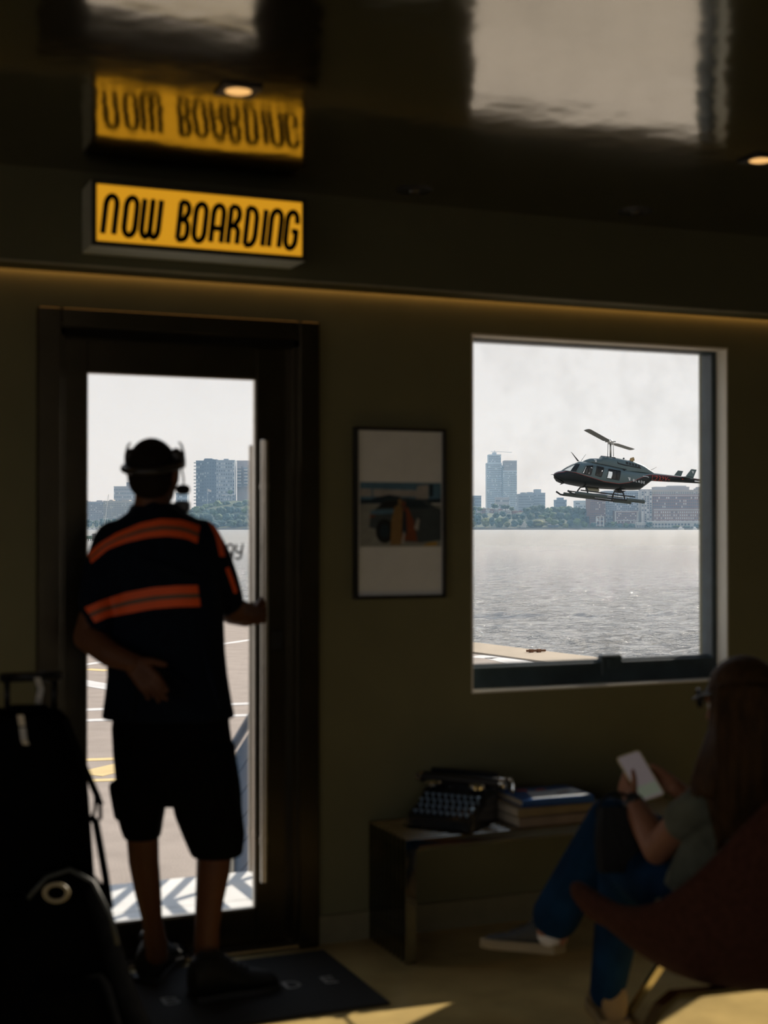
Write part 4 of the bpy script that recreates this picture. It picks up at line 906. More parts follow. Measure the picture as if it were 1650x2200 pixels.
    line('pad_line', (186, 1438), (232, 1441), 3, yel, 0, 'short thin yellow line far out on the pad'); line('pad_line', (190, 1525), (530, 1512), 5, wht, 2, 'white pad line at the level of the shirt hem')
    line('pad_line', (190, 1548), (530, 1537), 5, wht, 2, 'white pad line just below the shirt hem')
    line('pad_line', (186, 1633), (300, 1629), 5, yel, 1.5, 'farther of two parallel yellow lines on the pad'); line('pad_line', (205, 1661), (260, 1648), 13, yel, .1, 'slanted broad yellow dash between two yellow lines')
    line('pad_line', (205, 1677), (300, 1674), 5, yel, 1.5, 'nearer of two parallel yellow lines on the pad')
    p, q = onZ(1131, 1402, TZ+.03), onZ(1172, 1401, TZ+.03); rb = thing('steel_bar', 'thin rusty bar lying on the tan strip by the river', 'bar', p)
    mk('rod', MB().tube([p+V((0,0,.03)), q+V((0,0,.03))], .02, 8), mat('rust', (.16, .07, .03), .8), rb)
    for f_ in (.25, .65): c = p+(q-p)*f_; mk('bracket', MB().box((c.x-.03, c.y-.03, TZ+.03), (c.x+.03, c.y+.03, TZ+.085)), MATS['rust'], rb)
outside()
def river():
    m = bpy.data.materials.new('river_water'); m.use_nodes = True; t = m.node_tree; b = t.nodes['Principled BSDF']
    b.inputs['Base Color'].default_value = (.36, .355, .335, 1); b.inputs['Roughness'].default_value = .07; b.inputs['IOR'].default_value = 1.34
    g = nd(t, 'ShaderNodeNewGeometry'); vl = nd(t, 'ShaderNodeVectorMath', operation='LENGTH'); mr = nd(t, 'ShaderNodeMapRange')   # ripples too small to model open up into roughness out in the wind of mid river
    for k_, v_ in (('From Min', 50), ('From Max', 420), ('To Min', .05), ('To Max', .38)): mr.inputs[k_].default_value = v_
    t.links.new(g.outputs['Position'], vl.inputs[0]); t.links.new(vl.outputs['Value'], mr.inputs['Value']); t.links.new(mr.outputs[0], b.inputs['Roughness'])
    def nz(sc, mp_, det):
        mm = nd(t, 'ShaderNodeMapping'); mm.inputs['Scale'].default_value = mp_; mm.inputs['Rotation'].default_value = (0, 0, .25)
        n = nd(t, 'ShaderNodeTexNoise', Scale=sc, Detail=det, Roughness=.6); t.links.new(g.outputs['Position'], mm.inputs[0]); t.links.new(mm.outputs[0], n.inputs['Vector']); return n
    n1, n2 = nz(4.0, (.5, 1.2, 1), 5), nz(.7, (.5, 1.2, 1), 4)
    ad = nd(t, 'ShaderNodeMath', operation='MULTIPLY_ADD'); ad.inputs[1].default_value = 2.2
    t.links.new(n2.outputs[0], ad.inputs[0]); t.links.new(n1.outputs[0], ad.inputs[2])
    bp = nd(t, 'ShaderNodeBump', Strength=1.0, Distance=.42); t.links.new(ad.outputs[0], bp.inputs['Height']); t.links.new(bp.outputs[0], b.inputs['Normal'])
    NA, ND = 330, 560
    az = np.radians(np.linspace(-24, 22, NA)); rr = 22*(1420/22)**(np.linspace(0, 1, ND)); spc = rr*(math.log(1420/22)/ND)
    A, D = np.meshgrid(az, rr); X = D*np.tan(A); Xw = FW.x*D+RT.x*X; Yw = FW.y*D+RT.y*X; Z = np.zeros_like(Xw); rs = np.random.RandomState(3)
    wd = math.radians(250)
    for i in range(46):
        L = .45*(3.2/.45)**rs.rand(); th = wd+rs.normal(0, .55); k = 2*PI/L
        fade = np.clip((L/spc-2.2)/2.0, 0, 1)[:, None]
        s = np.sin(k*(Xw*math.cos(th)+Yw*math.sin(th))+rs.rand()*6.28); Z += L*.0105*fade*(1-2*np.abs(s)**1.1 if i % 3 == 0 else s)
    vs = np.stack([Xw, Yw, RZ+Z*.9], -1).reshape(-1, 3); me = bpy.data.meshes.new('river')
    idx = (np.arange(ND-1)[:, None]*NA+np.arange(NA-1)).reshape(-1); f = np.stack([idx, idx+1, idx+NA+1, idx+NA], -1)
    me.vertices.add(len(vs)); me.vertices.foreach_set('co', vs.ravel()); me.loops.add(f.size); me.loops.foreach_set('vertex_index', f.ravel()); me.polygons.add(len(f))
    me.polygons.foreach_set('loop_start', np.arange(0, f.size, 4)); me.polygons.foreach_set('use_smooth', np.ones(len(f), bool)); me.update(calc_edges=True); me.materials.append(m)
    o = bpy.data.objects.new('river', me); COL.objects.link(o); tag(o, 'wide grey choppy river glinting in the sun', None, None, 'structure')
    mk('river_bed', MB().box((-3000, -2500, RZ-3), (4500, 6000, RZ-.75)), mat('river_bottom', (.19, .18, .155), .3), kind='structure')
river()
# ================================================================== helicopter
def helicopter():
    DH = 75.0; S = DH/FPX; K = P(1310, 1015, DH); FH = V((FW.x, FW.y, 0)).normalized(); UZ = V((0,0,1)); ya = math.radians(9)
    fx = -RT*math.cos(ya)-FH*math.sin(ya); ly = FH*math.cos(ya)-RT*math.sin(ya); PS = S/math.cos(ya)
    def H(px, py, lat=0): return K+fx*((1310-px)*PS)+UZ*((1015-py)*S)+ly*lat
    t = thing('helicopter', 'grey and black helicopter with red trim hovering over the river', 'helicopter', K)
    gm = mat('grey_metallic', (.075, .12, .125), .34, metal=.25, var=.08, scale=1.5, coat=.15); bk = mat('gloss_black', (.004, .010, .013), .30, var=.1, spec=.25); rd = mat('trim_red', (.30, .035, .03), .4)
    gl = glass('cabin_glass', (.82, .85, .86)); blk = mat('matt_black', (.010, .014, .016), .6); fl = mat('float_cover', (.055, .075, .07), .6, var=.2, scale=6); sv = mat('silver_metal', (.38, .38, .36), .35, metal=.8); wh = mat('white_marking', (.75, .77, .77), .5)
    ST = [(1187,1020,1022.5,.05),(1190,1016.5,1028,.18),(1196,1013.5,1033,.31),(1206,1011.5,1038,.42),(1214,1006.5,1040.5,.50),(1224,1000.5,1042.5,.57),(1234,995.5,1044.5,.62),(1243,991.8,1046,.65),(1255,992,1047.5,.66),(1275,995,1049.5,.66),(1300,999,1051,.66),(1330,1005.5,1052.5,.66),(1345,1009,1052.8,.64),(1360,1011,1053,.58),(1376,1013,1052,.48),(1387,1014,1044,.38),(1402,1015,1033,.27),(1420,1017,1034,.24),(1470,1022.5,1036,.19),(1520,1029,1038.5,.15),(1580,1036.5,1043,.12),(1605,1040,1045,.10)]
    PL = [(1187,1016),(1205,1012.5),(1228,1017),(1250,1024),(1290,1036),(1322,1040.5),(1345,1037.5),(1372,1027.5),(1392,1020.5),(1410,1021),(1470,1025),(1520,1031),(1605,1042)]
    def ip(tb, x, c):
        for a, b in zip(tb, tb[1:]):
            if x <= b[0]: q = (x-a[0])/(b[0]-a[0]); return a[c]+(b[c]-a[c])*q
        return tb[-1][c]
    def hw(x, y, n=2.7):
        tp, bt, w_ = ip(ST, x, 1), ip(ST, x, 2), ip(ST, x, 3); q = min(1, max(0, (bt-y)/(bt-tp))); q = abs(2*q-.92)/(1.08 if q > .46 else .92)
        return w_*max(0, 1-q**n)**(1/n)
    WN = [[(1205.5,1011.8),(1218,1004.5),(1234,996.8),(1239.6,998.6),(1229,1015.4),(1222,1014.6)],
          [(1250.5,1002.7),(1266.5,1001.5),(1260,1021.6),(1241.8,1018)], [(1275,1002.4),(1290,1005.8),(1282.5,1025.8),(1269.8,1022)], [(1300,1008.4),(1326.4,1012.6),(1321.6,1032.4),(1295,1028.2)]]
    def inside(x, y, pl):
        c = False
        for (x0, y0), (x1, y1) in zip(pl, pl[1:]+pl[:1]):
            if (y0 > y) != (y1 > y) and x < (x1-x0)*(y-y0)/(y1-y0)+x0: c = not c
        return c
    xs = [1187, 1188, 1190, 1193, 1196, 1200]; x = 1203
    while x < 1335: xs.append(x); x += 1.2
    xs += [1337, 1345, 1352, 1360, 1368, 1376, 1382, 1387, 1394, 1402, 1411, 1420, 1445, 1470, 1495, 1520, 1550, 1580, 1605]
    NL, NU = 7, 26; m = MB(); rgs = []
    for x in xs:
        tp, bt = ip(ST, x, 1), ip(ST, x, 2); pl_ = min(max(ip(PL, x, 1), tp+.15*(bt-tp)), bt-.1*(bt-tp)); rt = min(.9, (pl_-tp)*.3)
        ys = [bt+(pl_-bt)*(i/NL)**.8 for i in range(NL+1)]+[pl_-rt+(tp-pl_+rt)*(i/NU) for i in range(NU+1)]
        rg = [H(x, y, -max(hw(x, y), .004)) for y in ys]+[H(x, y, max(hw(x, y), .004)) for y in reversed(ys)]; rgs.append((rg, ys))
    n = len(rgs[0][0]); hn = n//2
    m.v = [p for rg, _ in rgs for p in rg]
    for i in range(len(xs)-1):
        for j in range(n):
            k = (j+1) % n; row = j if j < hn else n-2-j
            ym = (rgs[i][1][min(row, hn-1)]+rgs[i][1][min(row+1, hn-1)])/2 if 0 <= row < hn else 0; xm = (xs[i]+xs[i+1])/2
            mi = 1 if row < NL else (2 if row == NL else 0)
            if j == hn-1: mi = 0
            if j == n-1: mi = 1
            if mi == 0 and any(inside(xm, ym, w_) for w_ in WN): mi = 3
            m.f.append((i*n+j, i*n+k, (i+1)*n+k, (i+1)*n+j)); m.m.append(mi)
    m.f += [tuple(range(n)), tuple(reversed(range((len(xs)-1)*n, len(xs)*n)))]; m.m += [1, 0]
    fus = mk('fuselage', m, [gm, bk, rd, gl], t, smooth=True)
    for i, w_ in enumerate(WN):
        for sgn in (-1, 1):
            L = []
            for a, b in zip(w_, w_[1:]+w_[:1]): L += [(a[0]+(b[0]-a[0])*q/6, a[1]+(b[1]-a[1])*q/6) for q in range(6)]
            L.append(L[0]); k = MB(); k.tube([H(x, y, sgn*(hw(x, y)+.004)) for x, y in L], .020, 6); mk('window_frame', k, gm if i == 0 else blk, fus, smooth=True)
    # interior: bulkheads and seats
    k = MB()
    for px0, px1, y0, y1, l0, l1 in ((1263,1266,1006,1036,-.45,-.12),(1263,1266,1006,1036,.12,.45),(1251,1264,1032,1038,-.5,.5),(1314,1317,1012,1040,-.55,-.1),(1287,1290,1014,1036,-.5,-.05),(1333,1338,1008,1045,-.5,.5),(1210,1226,1015,1022,-.3,.3)):
        a, b = H(px0, y1, l0), H(px1, y0, l1); M_ = Matrix(((-fx.x, ly.x, 0, a.x), (-fx.y, ly.y, 0, a.y), (0, 0, 1, a.z), (0,0,0,1))); k.bbox((0,0,0), ((px1-px0)*PS, l1-l0, (y1-y0)*S), .04, M_)
    mk('seats', k, blk, t)
    # engine cowling
    CW = [(1251,991.6,993,.05),(1258,988,996,.22),(1266,985.4,998,.30),(1280,985,1000,.36),(1288,985.6,1001,.375),(1290.5,980.2,1002,.38),(1322,983.2,1008,.40),(1345,987.2,1012,.40),(1361,990.8,1013,.38),(1376,996,1014.5,.34),(1386,1000.8,1015.5,.30),(1396,1008,1016.5,.24),(1406,1014.6,1018,.16)]
    def cw(x, y):
        tp, bt, w_ = ip(CW, x, 1), ip(CW, x, 2), ip(CW, x, 3); q = min(1, max(0, (bt-y)/(bt-tp))); return w_*max(0, 1-q**3.2)**(1/3.2)
    k = MB(); rg = []
    for c_ in CW:
        x, tp, bt, w_ = c_; ys = [bt+(tp-bt)*q for q in (0, .2, .4, .6, .75, .87, .95, 1)]
        rg.append([H(x, y, -max(cw(x, y), .01)) for y in ys]+[H(x, y, max(cw(x, y), .01)) for y in reversed(ys)])
    k.loft(rg); mk('cowling', k, gm, t, smooth=2)
    for q in range(5):
        x = 1341+q*6.7; k = MB()
        pts = [(x, 991.5+q*1.7), (x+4.8, 992.7+q*1.7), (x+4.8, 998.2+q*1.55), (x, 997.0+q*1.55)]
        for sg in (-1, 1): k.loft([[H(a, b, sg*(cw(a, b)-.01)) for a, b in pts], [H(a, b, sg*(cw(a, b)+.015)) for a, b in pts]])
        mk('louvre', k, blk, t)
    k = MB(); L = [(1290,980.3),(1319,983.8),(1323.5,996),(1340,1000),(1374,1006)]
    k.tube([H(x, y, -cw(x, y)-.012) for x, y in L], .03, 6); k.tube([H(x, y, -hw(x, y)*0-.665*(1 if x < 1330 else .9)) for x, y in ((1262,994.5),(1300,1002),(1339,1009.5))], .022, 6); mk('panel_line', k, blk, t)
    k = MB(); a = H(1355, 990, -.12); k.tube([a-UZ*.1, a+UZ*.08+fx*-.05, a+UZ*.10-fx*.16], [.10, .11, .105], 14); mk('exhaust_stack', k, mat('heat_tan_metal', (.36, .24, .10), .4, metal=.5), t, smooth=2, label='heat tinted tan exhaust stack')
    # rotor
    k = MB(); k.tube([H(1312, 983), H(1311.8, 950)], .05, 12); mast = mk('mast', k, sv, t, smooth=True)
    k = MB()
    for dx in (-6.5, 6.5): k.tube([H(1312+dx, 981), H(1312+dx*.9, 954)], .018, 8)
    mk('control_rod', k, sv, mast, smooth=True)
    hub = H(1311.8, 951); tn, tf = P(1260.5, 923, 69.7), P(1358.5, 966, 80.5); k = MB()
    k.tube([hub-UZ*.08, hub+UZ*.08, hub+UZ*.16], [.16, .16, .05], 12); dn = (tn-hub).normalized(); df = (tf-hub).normalized(); k.tube([hub+dn*.7, hub, hub+df*.7], [.06, .1, .06], 8); k.tube([hub+dn.cross(UZ)*.28+UZ*.05, hub-dn.cross(UZ)*.28+UZ*.05], .03, 8); mk('rotor_hub', k, sv, t, smooth=2)
    for tip in (tn, tf):
        d = (tip-hub).normalized(); c_ = d.cross(UZ).normalized(); u_ = c_.cross(d); c_ = (c_*.985-u_*.17*(1 if tip is tn else -1)).normalized(); u_ = c_.cross(d); k = MB(); L_ = (tip-hub).length
        k.loft([[hub+d*(L_*q)+c_*a*ch+u_*b*ch*.12 for a, b in ((-.5,0),(-.3,.5),(.1,.5),(.5,0),(.1,-.4),(-.3,-.4))] for q, ch in ((.09,.14),(.15,.24),(.20,.34),(.97,.34),(1,.28))]); mk('rotor_blade', k, mat('blade_grey', (.13, .13, .115), .5), t)
    # wire cutters, aerials
    k = MB(); k.prism([(1225,971.5),(1227,973),(1243,991.5),(1239,991.5),(1236,987)], lambda u, v, w_: H(u, v, -.02+w_), .04); k.prism([(1200,1042.5),(1204,1038.8),(1212,1036.5),(1213,1038.5),(1207,1040)], lambda u, v, w_: H(u, v, -.02+w_), .04); mk('wire_cutter', k, blk, t)
    k = MB(); k.tube([H(1247, 991), H(1257.5, 976.5)], [.012, .006], 6); k.tube([H(1400, 1010), H(1414, 1003)], [.012, .006], 6); k.tube([H(1190, 1020), H(1181, 1020.5)], [.02, .008], 6); k.tube([H(1340, 987), H(1341.5, 983.5)], [.05, .04], 8); mk('aerial', k, blk, t)
    k = MB(); k.loft([[H(x, y+dy, l) for l, dy in ((-w_, 0), (w_, 0), (w_*.7, hh), (-w_*.7, hh))] for x, y, w_, hh in ((1188,1025,.1,2),(1194,1030,.22,4.5),(1202,1035,.25,3),(1208,1039,.12,.8))]); mk('nose_light', k, blk, t)
    # skids, floats, struts
    for lat, nm in ((-1.08, 0), (1.08, 1)):
        gsk = MB(); gsk.tube([H(x, y, lat) for x, y in ((1205,1055.5),(1209,1058),(1214,1061.5),(1222,1063),(1260,1067.5),(1320,1074),(1372,1080))], .05, 10); sk_ = mk('skid', gsk, blk, t, smooth=True)
        for (xa, ya_), (xb, yb_) in (((1222,1060.5),(1289,1068.5)), ((1333,1074.5),(1371,1078.5))):
            gsk = MB(); gsk.tube([H(xa-.8, ya_, lat), H(xa, ya_, lat), H(xb, yb_, lat), H(xb+.8, yb_, lat)], [.06, .095, .095, .07], 14); mk('float', gsk, fl, sk_, smooth=2)
        gsk = MB(); gsk.tube([H(1234, 1054.5, lat*.93), H(1352, 1068.5, lat*.93)], .032, 8); mk('step_rail', gsk, blk, sk_, smooth=True)
    for xa, ya_, xb, yb_ in ((1251,1046.5,1249,1066.5), (1328,1053,1329,1075)):
        k = MB(); k.tube([H(xb, yb_, -1.08), H((xa+xb)/2, (ya_+yb_)/2-3, -.85), H(xa, ya_, -.45), H(xa, ya_, .45), H((xa+xb)/2, (ya_+yb_)/2-3, .85), H(xb, yb_, 1.08)], .04, 10); mk('cross_tube', k, blk, t, smooth=True)
    k = MB(); k.prism([(1321,1053),(1343,1054.5),(1334,1059.5),(1325,1058)], lambda u, v, w_: H(u, v, -.25+w_), .5); mk('strut_fairing', k, blk, t)
    k = MB(); k.tube([H(1257, 1051, 0), H(1259, 1051, 0), H(1284, 1053.5, 0), H(1286, 1053.7, 0)], [.06, .11, .11, .06], 12); k.box((0,0,0), (0.01,.01,.01), Matrix.Translation(H(1270, 1052, 0))); mk('belly_tank', k, mat('beige_tank', (.30, .29, .21), .5), t, smooth=2)
    # tail: stabiliser end plates, fin, rotor
    for lat, xx, dy, sc in ((-.95, 0, 0, 1), (1.0, -11, 3.2, .92)):
        k = MB(); k.prism([(1465,1023),(1477,1008.2),(1488.5,1009.6),(1480.5,1029),(1478,1029.5)], lambda u, v, w_: H(u, v, lat+w_), .04); mk('end_plate', k, gm, t)
    k = MB(); k.loft([[H(x, y, l) for x, y in ((1468,1023.5),(1482,1025.5),(1481,1027),(1468,1025.5))] for l in (-.95, 1.0)]); mk('stabiliser', k, gm, t)
    k = MB(); k.prism([(1585,1037),(1612,1008),(1620,1008),(1608,1042),(1622,1068),(1612,1068),(1590,1043)], lambda u, v, w_: H(u, v, -.04+w_), .08); mk('tail_fin', k, gm, t)
    k = MB(); c_ = H(1603, 1036, -.35); k.tube([c_, H(1603, 1036, 0)], .05, 8); k.prism([(-.82,-.06),(.82,-.06),(.82,.06),(-.82,.06)], lambda u, v, w_: c_+(fx*.3+UZ*.95).normalized()*u+(fx*.95-UZ*.3).normalized()*v-ly*w_, .02); mk('tail_rotor', k, sv, t)
    # lettering and badges on the near side
    def side(x, y): return H(x, y, -hw(x, y)-.014)
    for ch, x, y in (('B',1353.2,1034.4),('L',1359.6,1035.6),('A',1365.2,1036.8),('D',1372.2,1038),('E',1378.6,1039.2)):
        k = MB()
        for p in GS[ch][1]: ribbon(k, [(x+a*5.2, y-b*4.4+a*.9) for a, b in p], .95, lambda u, v, w_: side(u, v))
        mk('letter', k, wh, t)
    x = 1400.5
    for i, ch in enumerate('N232MH'):
        k = MB(); x = 1400+i*7.0; y = 1031+i*.75
        for p in GS[ch][1]: ribbon(k, [(x+a*(7.5 if ch != 'M' else 7)-b*-1.4, y-b*9.2+a*.8) for a, b in p], 1.5, lambda u, v, w_: side(u, v))
        mk('letter', k, mat('letter_red', (.42, .045, .03), .5), t)
    def badge(x, y, s, fr):
        for pl in ([(0,0),(6.2,1.0),(6.0,2.8),(1.6,2.4)], [(1.6,3.6),(5.9,4.0),(5.4,6.4),(4.0,6.8),(2.8,5.8)]):
            k = MB(); k.add([fr(x+a*s, y+b*s) for a, b in pl], [tuple(range(len(pl)))]); mk('badge', k, wh, t, label='white winged badge')
    badge(1341, 1026.3, 1, side); badge(1271.5, 987.3, .95, lambda a, b: H(a, b, -cw(a, b)-.016)); badge(1477, 1012, .8, lambda a, b: H(a, b, -.965))
    k = MB(); k.add([side(a, b) for a, b in ((1496,1031.6),(1506,1032.6),(1506.5,1031.6),(1509.5,1034),(1506,1036),(1506,1035),(1496,1034.2))], [tuple(range(7))]); mk('arrow', k, wh, t, label='white arrow on the tail boom')
    k = MB(); k.add([side(a, b) for a, b in ((1377,1022.6),(1389,1023.6),(1392,1025.8),(1390,1026),(1388,1024.6),(1377,1023.8))], [tuple(range(6))]); k.add([side(1469+1.6*math.cos(q), 1028.6+1.6*math.sin(q)) for q in [i*PI/6 for i in range(12)]], [tuple(range(12))], 1); mk('marking', k, [wh, MATS['letter_red']], t)
helicopter()
# ================================================================== the far shore
FHZ = V((FW.x, FW.y, 0)).normalized()
def S3(px, py, d):                                        # a point on the far shore at distance d
    return P(px, py, d)
def hgt(px, d):
    pts = [(-900, 6), (150, 6), (330, 5), (400, 16), (470, 27), (560, 25), (760, 16), (1000, 12), (1040, 14), (1110, 12), (1160, 19), (1250, 18), (1290, 6), (1600, 5), (2600, 6)]
    for a, b in zip(pts, pts[1:]):
        if px <= b[0]: h = a[1]+(b[1]-a[1])*(px-a[0])/(b[0]-a[0]); break
    q = min(1, max(0, (d-1312)/130)); q = q*q*(3-2*q)
    return -1.2+(h+1.2)*q
def ground():
    g = []; pxs = list(range(-900, 2601, 50)); ds = [1300, 1312, 1340, 1370, 1400, 1442, 1600, 2100, 3200]
    for d in ds:
        row = []
        for x in pxs:
            p = P(x, 1128, d); row.append(V((p.x, p.y, hgt(x, d) if d > 1300 else -1.2)))
        g.append(row)
    m = MB(); fr = [V((p.x, p.y, RZ-1)) for p in g[0]]; m.loft([fr]+g, caps=False, closed=False)
    mk('shore_ground', m, mat('shore_grass', (.045, .065, .028), .9, var=.25, scale=.02), kind='structure', label='low grassy far bank of the river')
    w_ = MB(); a = [P(x, 1128, 1298.5) for x in pxs]; w_.loft([[V((p.x, p.y, z)) for p in a] for z in (RZ-.5, -1.3)], caps=False, closed=False)
    mk('trim_4', w_, mat('seawall_stone', (.20, .19, .16), .9, var=.3, scale=.1), kind='structure', label='grey stone seawall along the far bank')
ground()
pal = dict(bluegrey=(.30, .34, .40), pinkgrey=(.40, .36, .36), brick=(.24, .115, .085), brick2=(.27, .15, .11), pale=(.55, .53, .50), navy=(.13, .17, .23), glassy=(.52, .58, .64), white=(.68, .66, .62), tan=(.44, .38, .32), redroof=(.32, .14, .10))
def bm_(n): return mat('facade_'+n, pal[n], .75, var=.06, scale=.06)
winD, winL = None, None
def building(lab, vols, cat='building', group=None):
    global winD, winL
    if winD is None: winD = mat('dark_window', (.05, .075, .11), .15, var=.3, scale=.15); winL = mat('pale_window', (.62, .62, .60), .3, var=.2, scale=.15)
    v0 = vols[0]; c = P((v0[0]+v0[1])/2, 1128, v0[3]); t = thing('building' if cat == 'building' else cat, lab, cat, (c.x, c.y, RZ), group=group)
    for (x0, x1, yt, d, dep, wall, nf, nb, st) in vols:
        yb = st.get('yb', 1137); a, b = P(x0, 1128, d), P(x1, 1128, d); ux = (b-a); wd = ux.length; ux.normalize(); yw = st.get('yaw', 0)
        uy = V((-ux.y, ux.x, 0)); z1 = 1.5-(yt-1127.99)*d/FPX; z0 = 1.5-(yb-1127.99)*d/FPX
        if yw: Rm = Matrix.Rotation(yw, 3, 'Z'); ux = Rm @ ux; uy = Rm @ uy
        F = lambda u, v, z: V((a.x, a.y, 0))+ux*u+uy*v+V((0,0,z))
        M_ = Matrix(((ux.x, uy.x, 0, a.x), (ux.y, uy.y, 0, a.y), (0,0,1,0), (0,0,0,1)))
        m = MB(); m.box((0, 0, z0), (wd, dep, z1), M_); wl = mk('wall', m, bm_(wall), t)
        r = MB(); r.box((-.25, -.25, z1), (wd+.25, dep, z1+.8), M_); mk('roof', r, bm_(st.get('roof', wall)), t)
        if nf and nb:
            D_ = MB(); Lt = MB(); fh = (z1-z0-st.get('top', 1))/nf; bw = wd/nb; ww, wh = st.get('ww', .55), st.get('wh', .55)
            for i in range(nf):
                for j in range(nb):
                    if (j, i) in st.get('skip', ()): continue
                    zc = z0+fh*(i+.5); xc = bw*(j+.5)
                    tg_ = Lt if R.random() < st.get('lit', .12) else D_
                    tg_.box((xc-bw*ww/2, -.18, zc-fh*wh/2), (xc+bw*ww/2, .05, zc+fh*wh/2), M_)
                    if st.get('sill'): Lt.box((xc-bw*ww/2, -.3, zc-fh*wh/2-.35), (xc+bw*ww/2, .05, zc-fh*wh/2), M_)
            if D_.v: mk('windows', D_, winD, t, kind='stuff')
            if Lt.v: mk('pale_windows', Lt, winL, t, kind='stuff')
        fb = MB()
        for i in st.get('bands', ()): fb.box((-.2, -.5, z0+(z1-z0)*i-.3), (wd+.2, 0, z0+(z1-z0)*i+.35), M_)
        for j in st.get('piers', ()): fb.box((wd*j-.5, -.5, z0), (wd*j+.5, 0, z1), M_)
        if fb.v: mk('facade_bands', fb, bm_(st.get('bandcol', 'white')), t)
        for u, w_, h_ in st.get('pent', ()): p = MB(); p.box((wd*u, 2, z1), (wd*(u+w_), dep*.7, z1+h_), M_); mk('penthouse', p, bm_(st.get('pc', wall)), t)
        if st.get('balc'):
            q = MB()
            for i in range(nf): q.box((-2.2, -1, z0+(z1-z0)*(i+.4)/nf), (.2, 3, z0+(z1-z0)*(i+.75)/nf), M_)
            mk('balconies', q, bm_('white'), t, kind='stuff')
        if st.get('crane'):
            q = MB(); q.tube([F(wd*.5, 5, z1), F(wd*.5, 5, z1+7)], .6, 6); q.tube([F(wd*.2, 5, z1+5.5), F(wd*1.9, 5, z1+4)], .35, 6); mk('crane', q, bm_('white'), t)
        if st.get('gable'):
            q = MB(); hgt_ = st['gable']; q.prism([(-.4, 0), (wd+.4, 0), (wd/2, hgt_)], lambda u, v, w2: F(u, -.5+w2, z1+v), dep+1); mk('gable_roof', q, bm_(st.get('roof', 'white')), t)
    return t
# --- seen through the window
building('tallest pale glass tower with a stepped top on the far shore', [(1046.5,1078,995.5,2000,30,'glassy',34,13,dict(ww=.62,wh=.55,lit=.1,yb=1130)), (1050,1076.5,977.5,2003,26,'glassy',5,11,dict(ww=.62,wh=.6,yb=997,crane=1,pent=((.35,.3,4),)))])
building('second glass tower, shorter, with an unfinished ragged top', [(1081,1110.5,1012,1990,30,'glassy',30,12,dict(ww=.6,wh=.55,yb=1130)), (1083,1110.5,990.5,1993,26,'pinkgrey',6,8,dict(ww=.6,wh=.35,yb=1013)), (1079,1083.5,1001,1996,20,'bluegrey',28,3,dict(ww=.6,wh=.6,yb=1130))])
building('low pinkish block at the foot of the two glass towers', [(1065,1094,1069.5,1800,15,'pinkgrey',3,12,dict(ww=.6,wh=.4,yb=1100))])
building('plain blue-grey block at the left edge of the window view', [(1005,1034,1066,1750,25,'bluegrey',6,9,dict(ww=.5,wh=.45,yb=1110)), (1006,1018,1069,1740,20,'navy',5,5,dict(yb=1110))])
building('wide blue-grey slab right of the glass towers, behind the trees', [(1114,1147,1062.5,1700,25,'bluegrey',8,12,dict(ww=.45,wh=.45,yb=1110,pent=((.2,.3,2.5),(.6,.35,3)),lit=.05)), (1147,1171.5,1060,1710,25,'bluegrey',8,9,dict(ww=.45,wh=.45,yb=1110,pent=((.1,.55,5),),lit=.05))])
building('small blue-grey block with a stepped roof above the hill trees', [(1194,1217.5,1075,1750,20,'navy',4,8,dict(ww=.4,wh=.4,yb=1105,pent=((.2,.55,3.5),)))])
building('pale blue gridded block beside the brick quarter', [(1237,1263,1077,1700,20,'glassy',5,9,dict(ww=.6,wh=.5,yb=1110,lit=.3))])
for i, (x0, x1, y, c, rf) in enumerate(((1026,1035,1094,'pinkgrey','white'),(1035,1044,1093,'brick2','white'),(1044,1053,1094,'pale','tan'),(1053,1062,1093.5,'brick2','white'),(1062,1071,1094.5,'pinkgrey','white'),(1071,1080,1096,'pale','redroof'),(1080,1090,1097,'pinkgrey','white'),(1090,1100,1096,'pale','white'),(1101,1113,1098,'redroof','tan'),(1113,1124,1100,'pale','redroof'))):
    building('%s row house from the left along the hillside terrace' % ORD[i], [(x0,x1-.4,y,1445,9,c,2,3,dict(ww=.4,wh=.4,yb=1110,gable=1.6,roof=rf,lit=.3))], group='row houses on the hillside')
building('long brick and glass apartment block on the far bank, left wing', [
    (1268,1301,1062,1352,30,'brick',16,9,dict(ww=.55,wh=.55,lit=.15,bands=(.2,.5,.8),bandcol='brick2')), (1281,1297,1110,1346,5,'brick2',3,3,dict(ww=.7,wh=.7,piers=(.02,.5,.98),bands=(.33,.66,1),lit=.2)),
    (1301,1372,1056,1360,30,'bluegrey',17,18,dict(ww=.55,wh=.6,lit=.18,bands=(.35,.86),bandcol='pale')), (1321,1371,1099,1348,11,'brick',8,14,dict(ww=.6,wh=.55,lit=.2,bands=(.5,1),bandcol='pale',piers=(.02,.96)))])
building('pale pier-fronted block between the two brick wings', [(1378,1401,1053,1345,14,'pale',17,4,dict(ww=.62,wh=.70,lit=.35,piers=(.27,.73),bandcol='pinkgrey',roof='pinkgrey'))])
building('broad brick apartment block with a set back pale top floor', [(1402,1504,1064,1362,30,'brick',11,25,dict(ww=.5,wh=.6,lit=.2,bands=(.35,.99),bandcol='pale',yb=1137)), (1400,1504,1054,1368,26,'tan',3,22,dict(ww=.55,wh=.5,yb=1065,lit=.2)), (1408,1481,1047.5,1375,18,'pinkgrey',0,0,dict(yb=1055)), (1437,1474,1045,1378,12,'pale',0,0,dict(yb=1048))])
building('low red brick building in front, with tall narrow pale windows', [(1405,1560,1095,1336,14,'brick2',4,34,dict(ww=.36,wh=.55,lit=.75,bands=(.99,),bandcol='pale',yb=1123)), (1392,1560,1121,1330,5,'pale',2,24,dict(ww=.62,wh=.6,lit=.15,yb=1137,bands=(.98,)))])
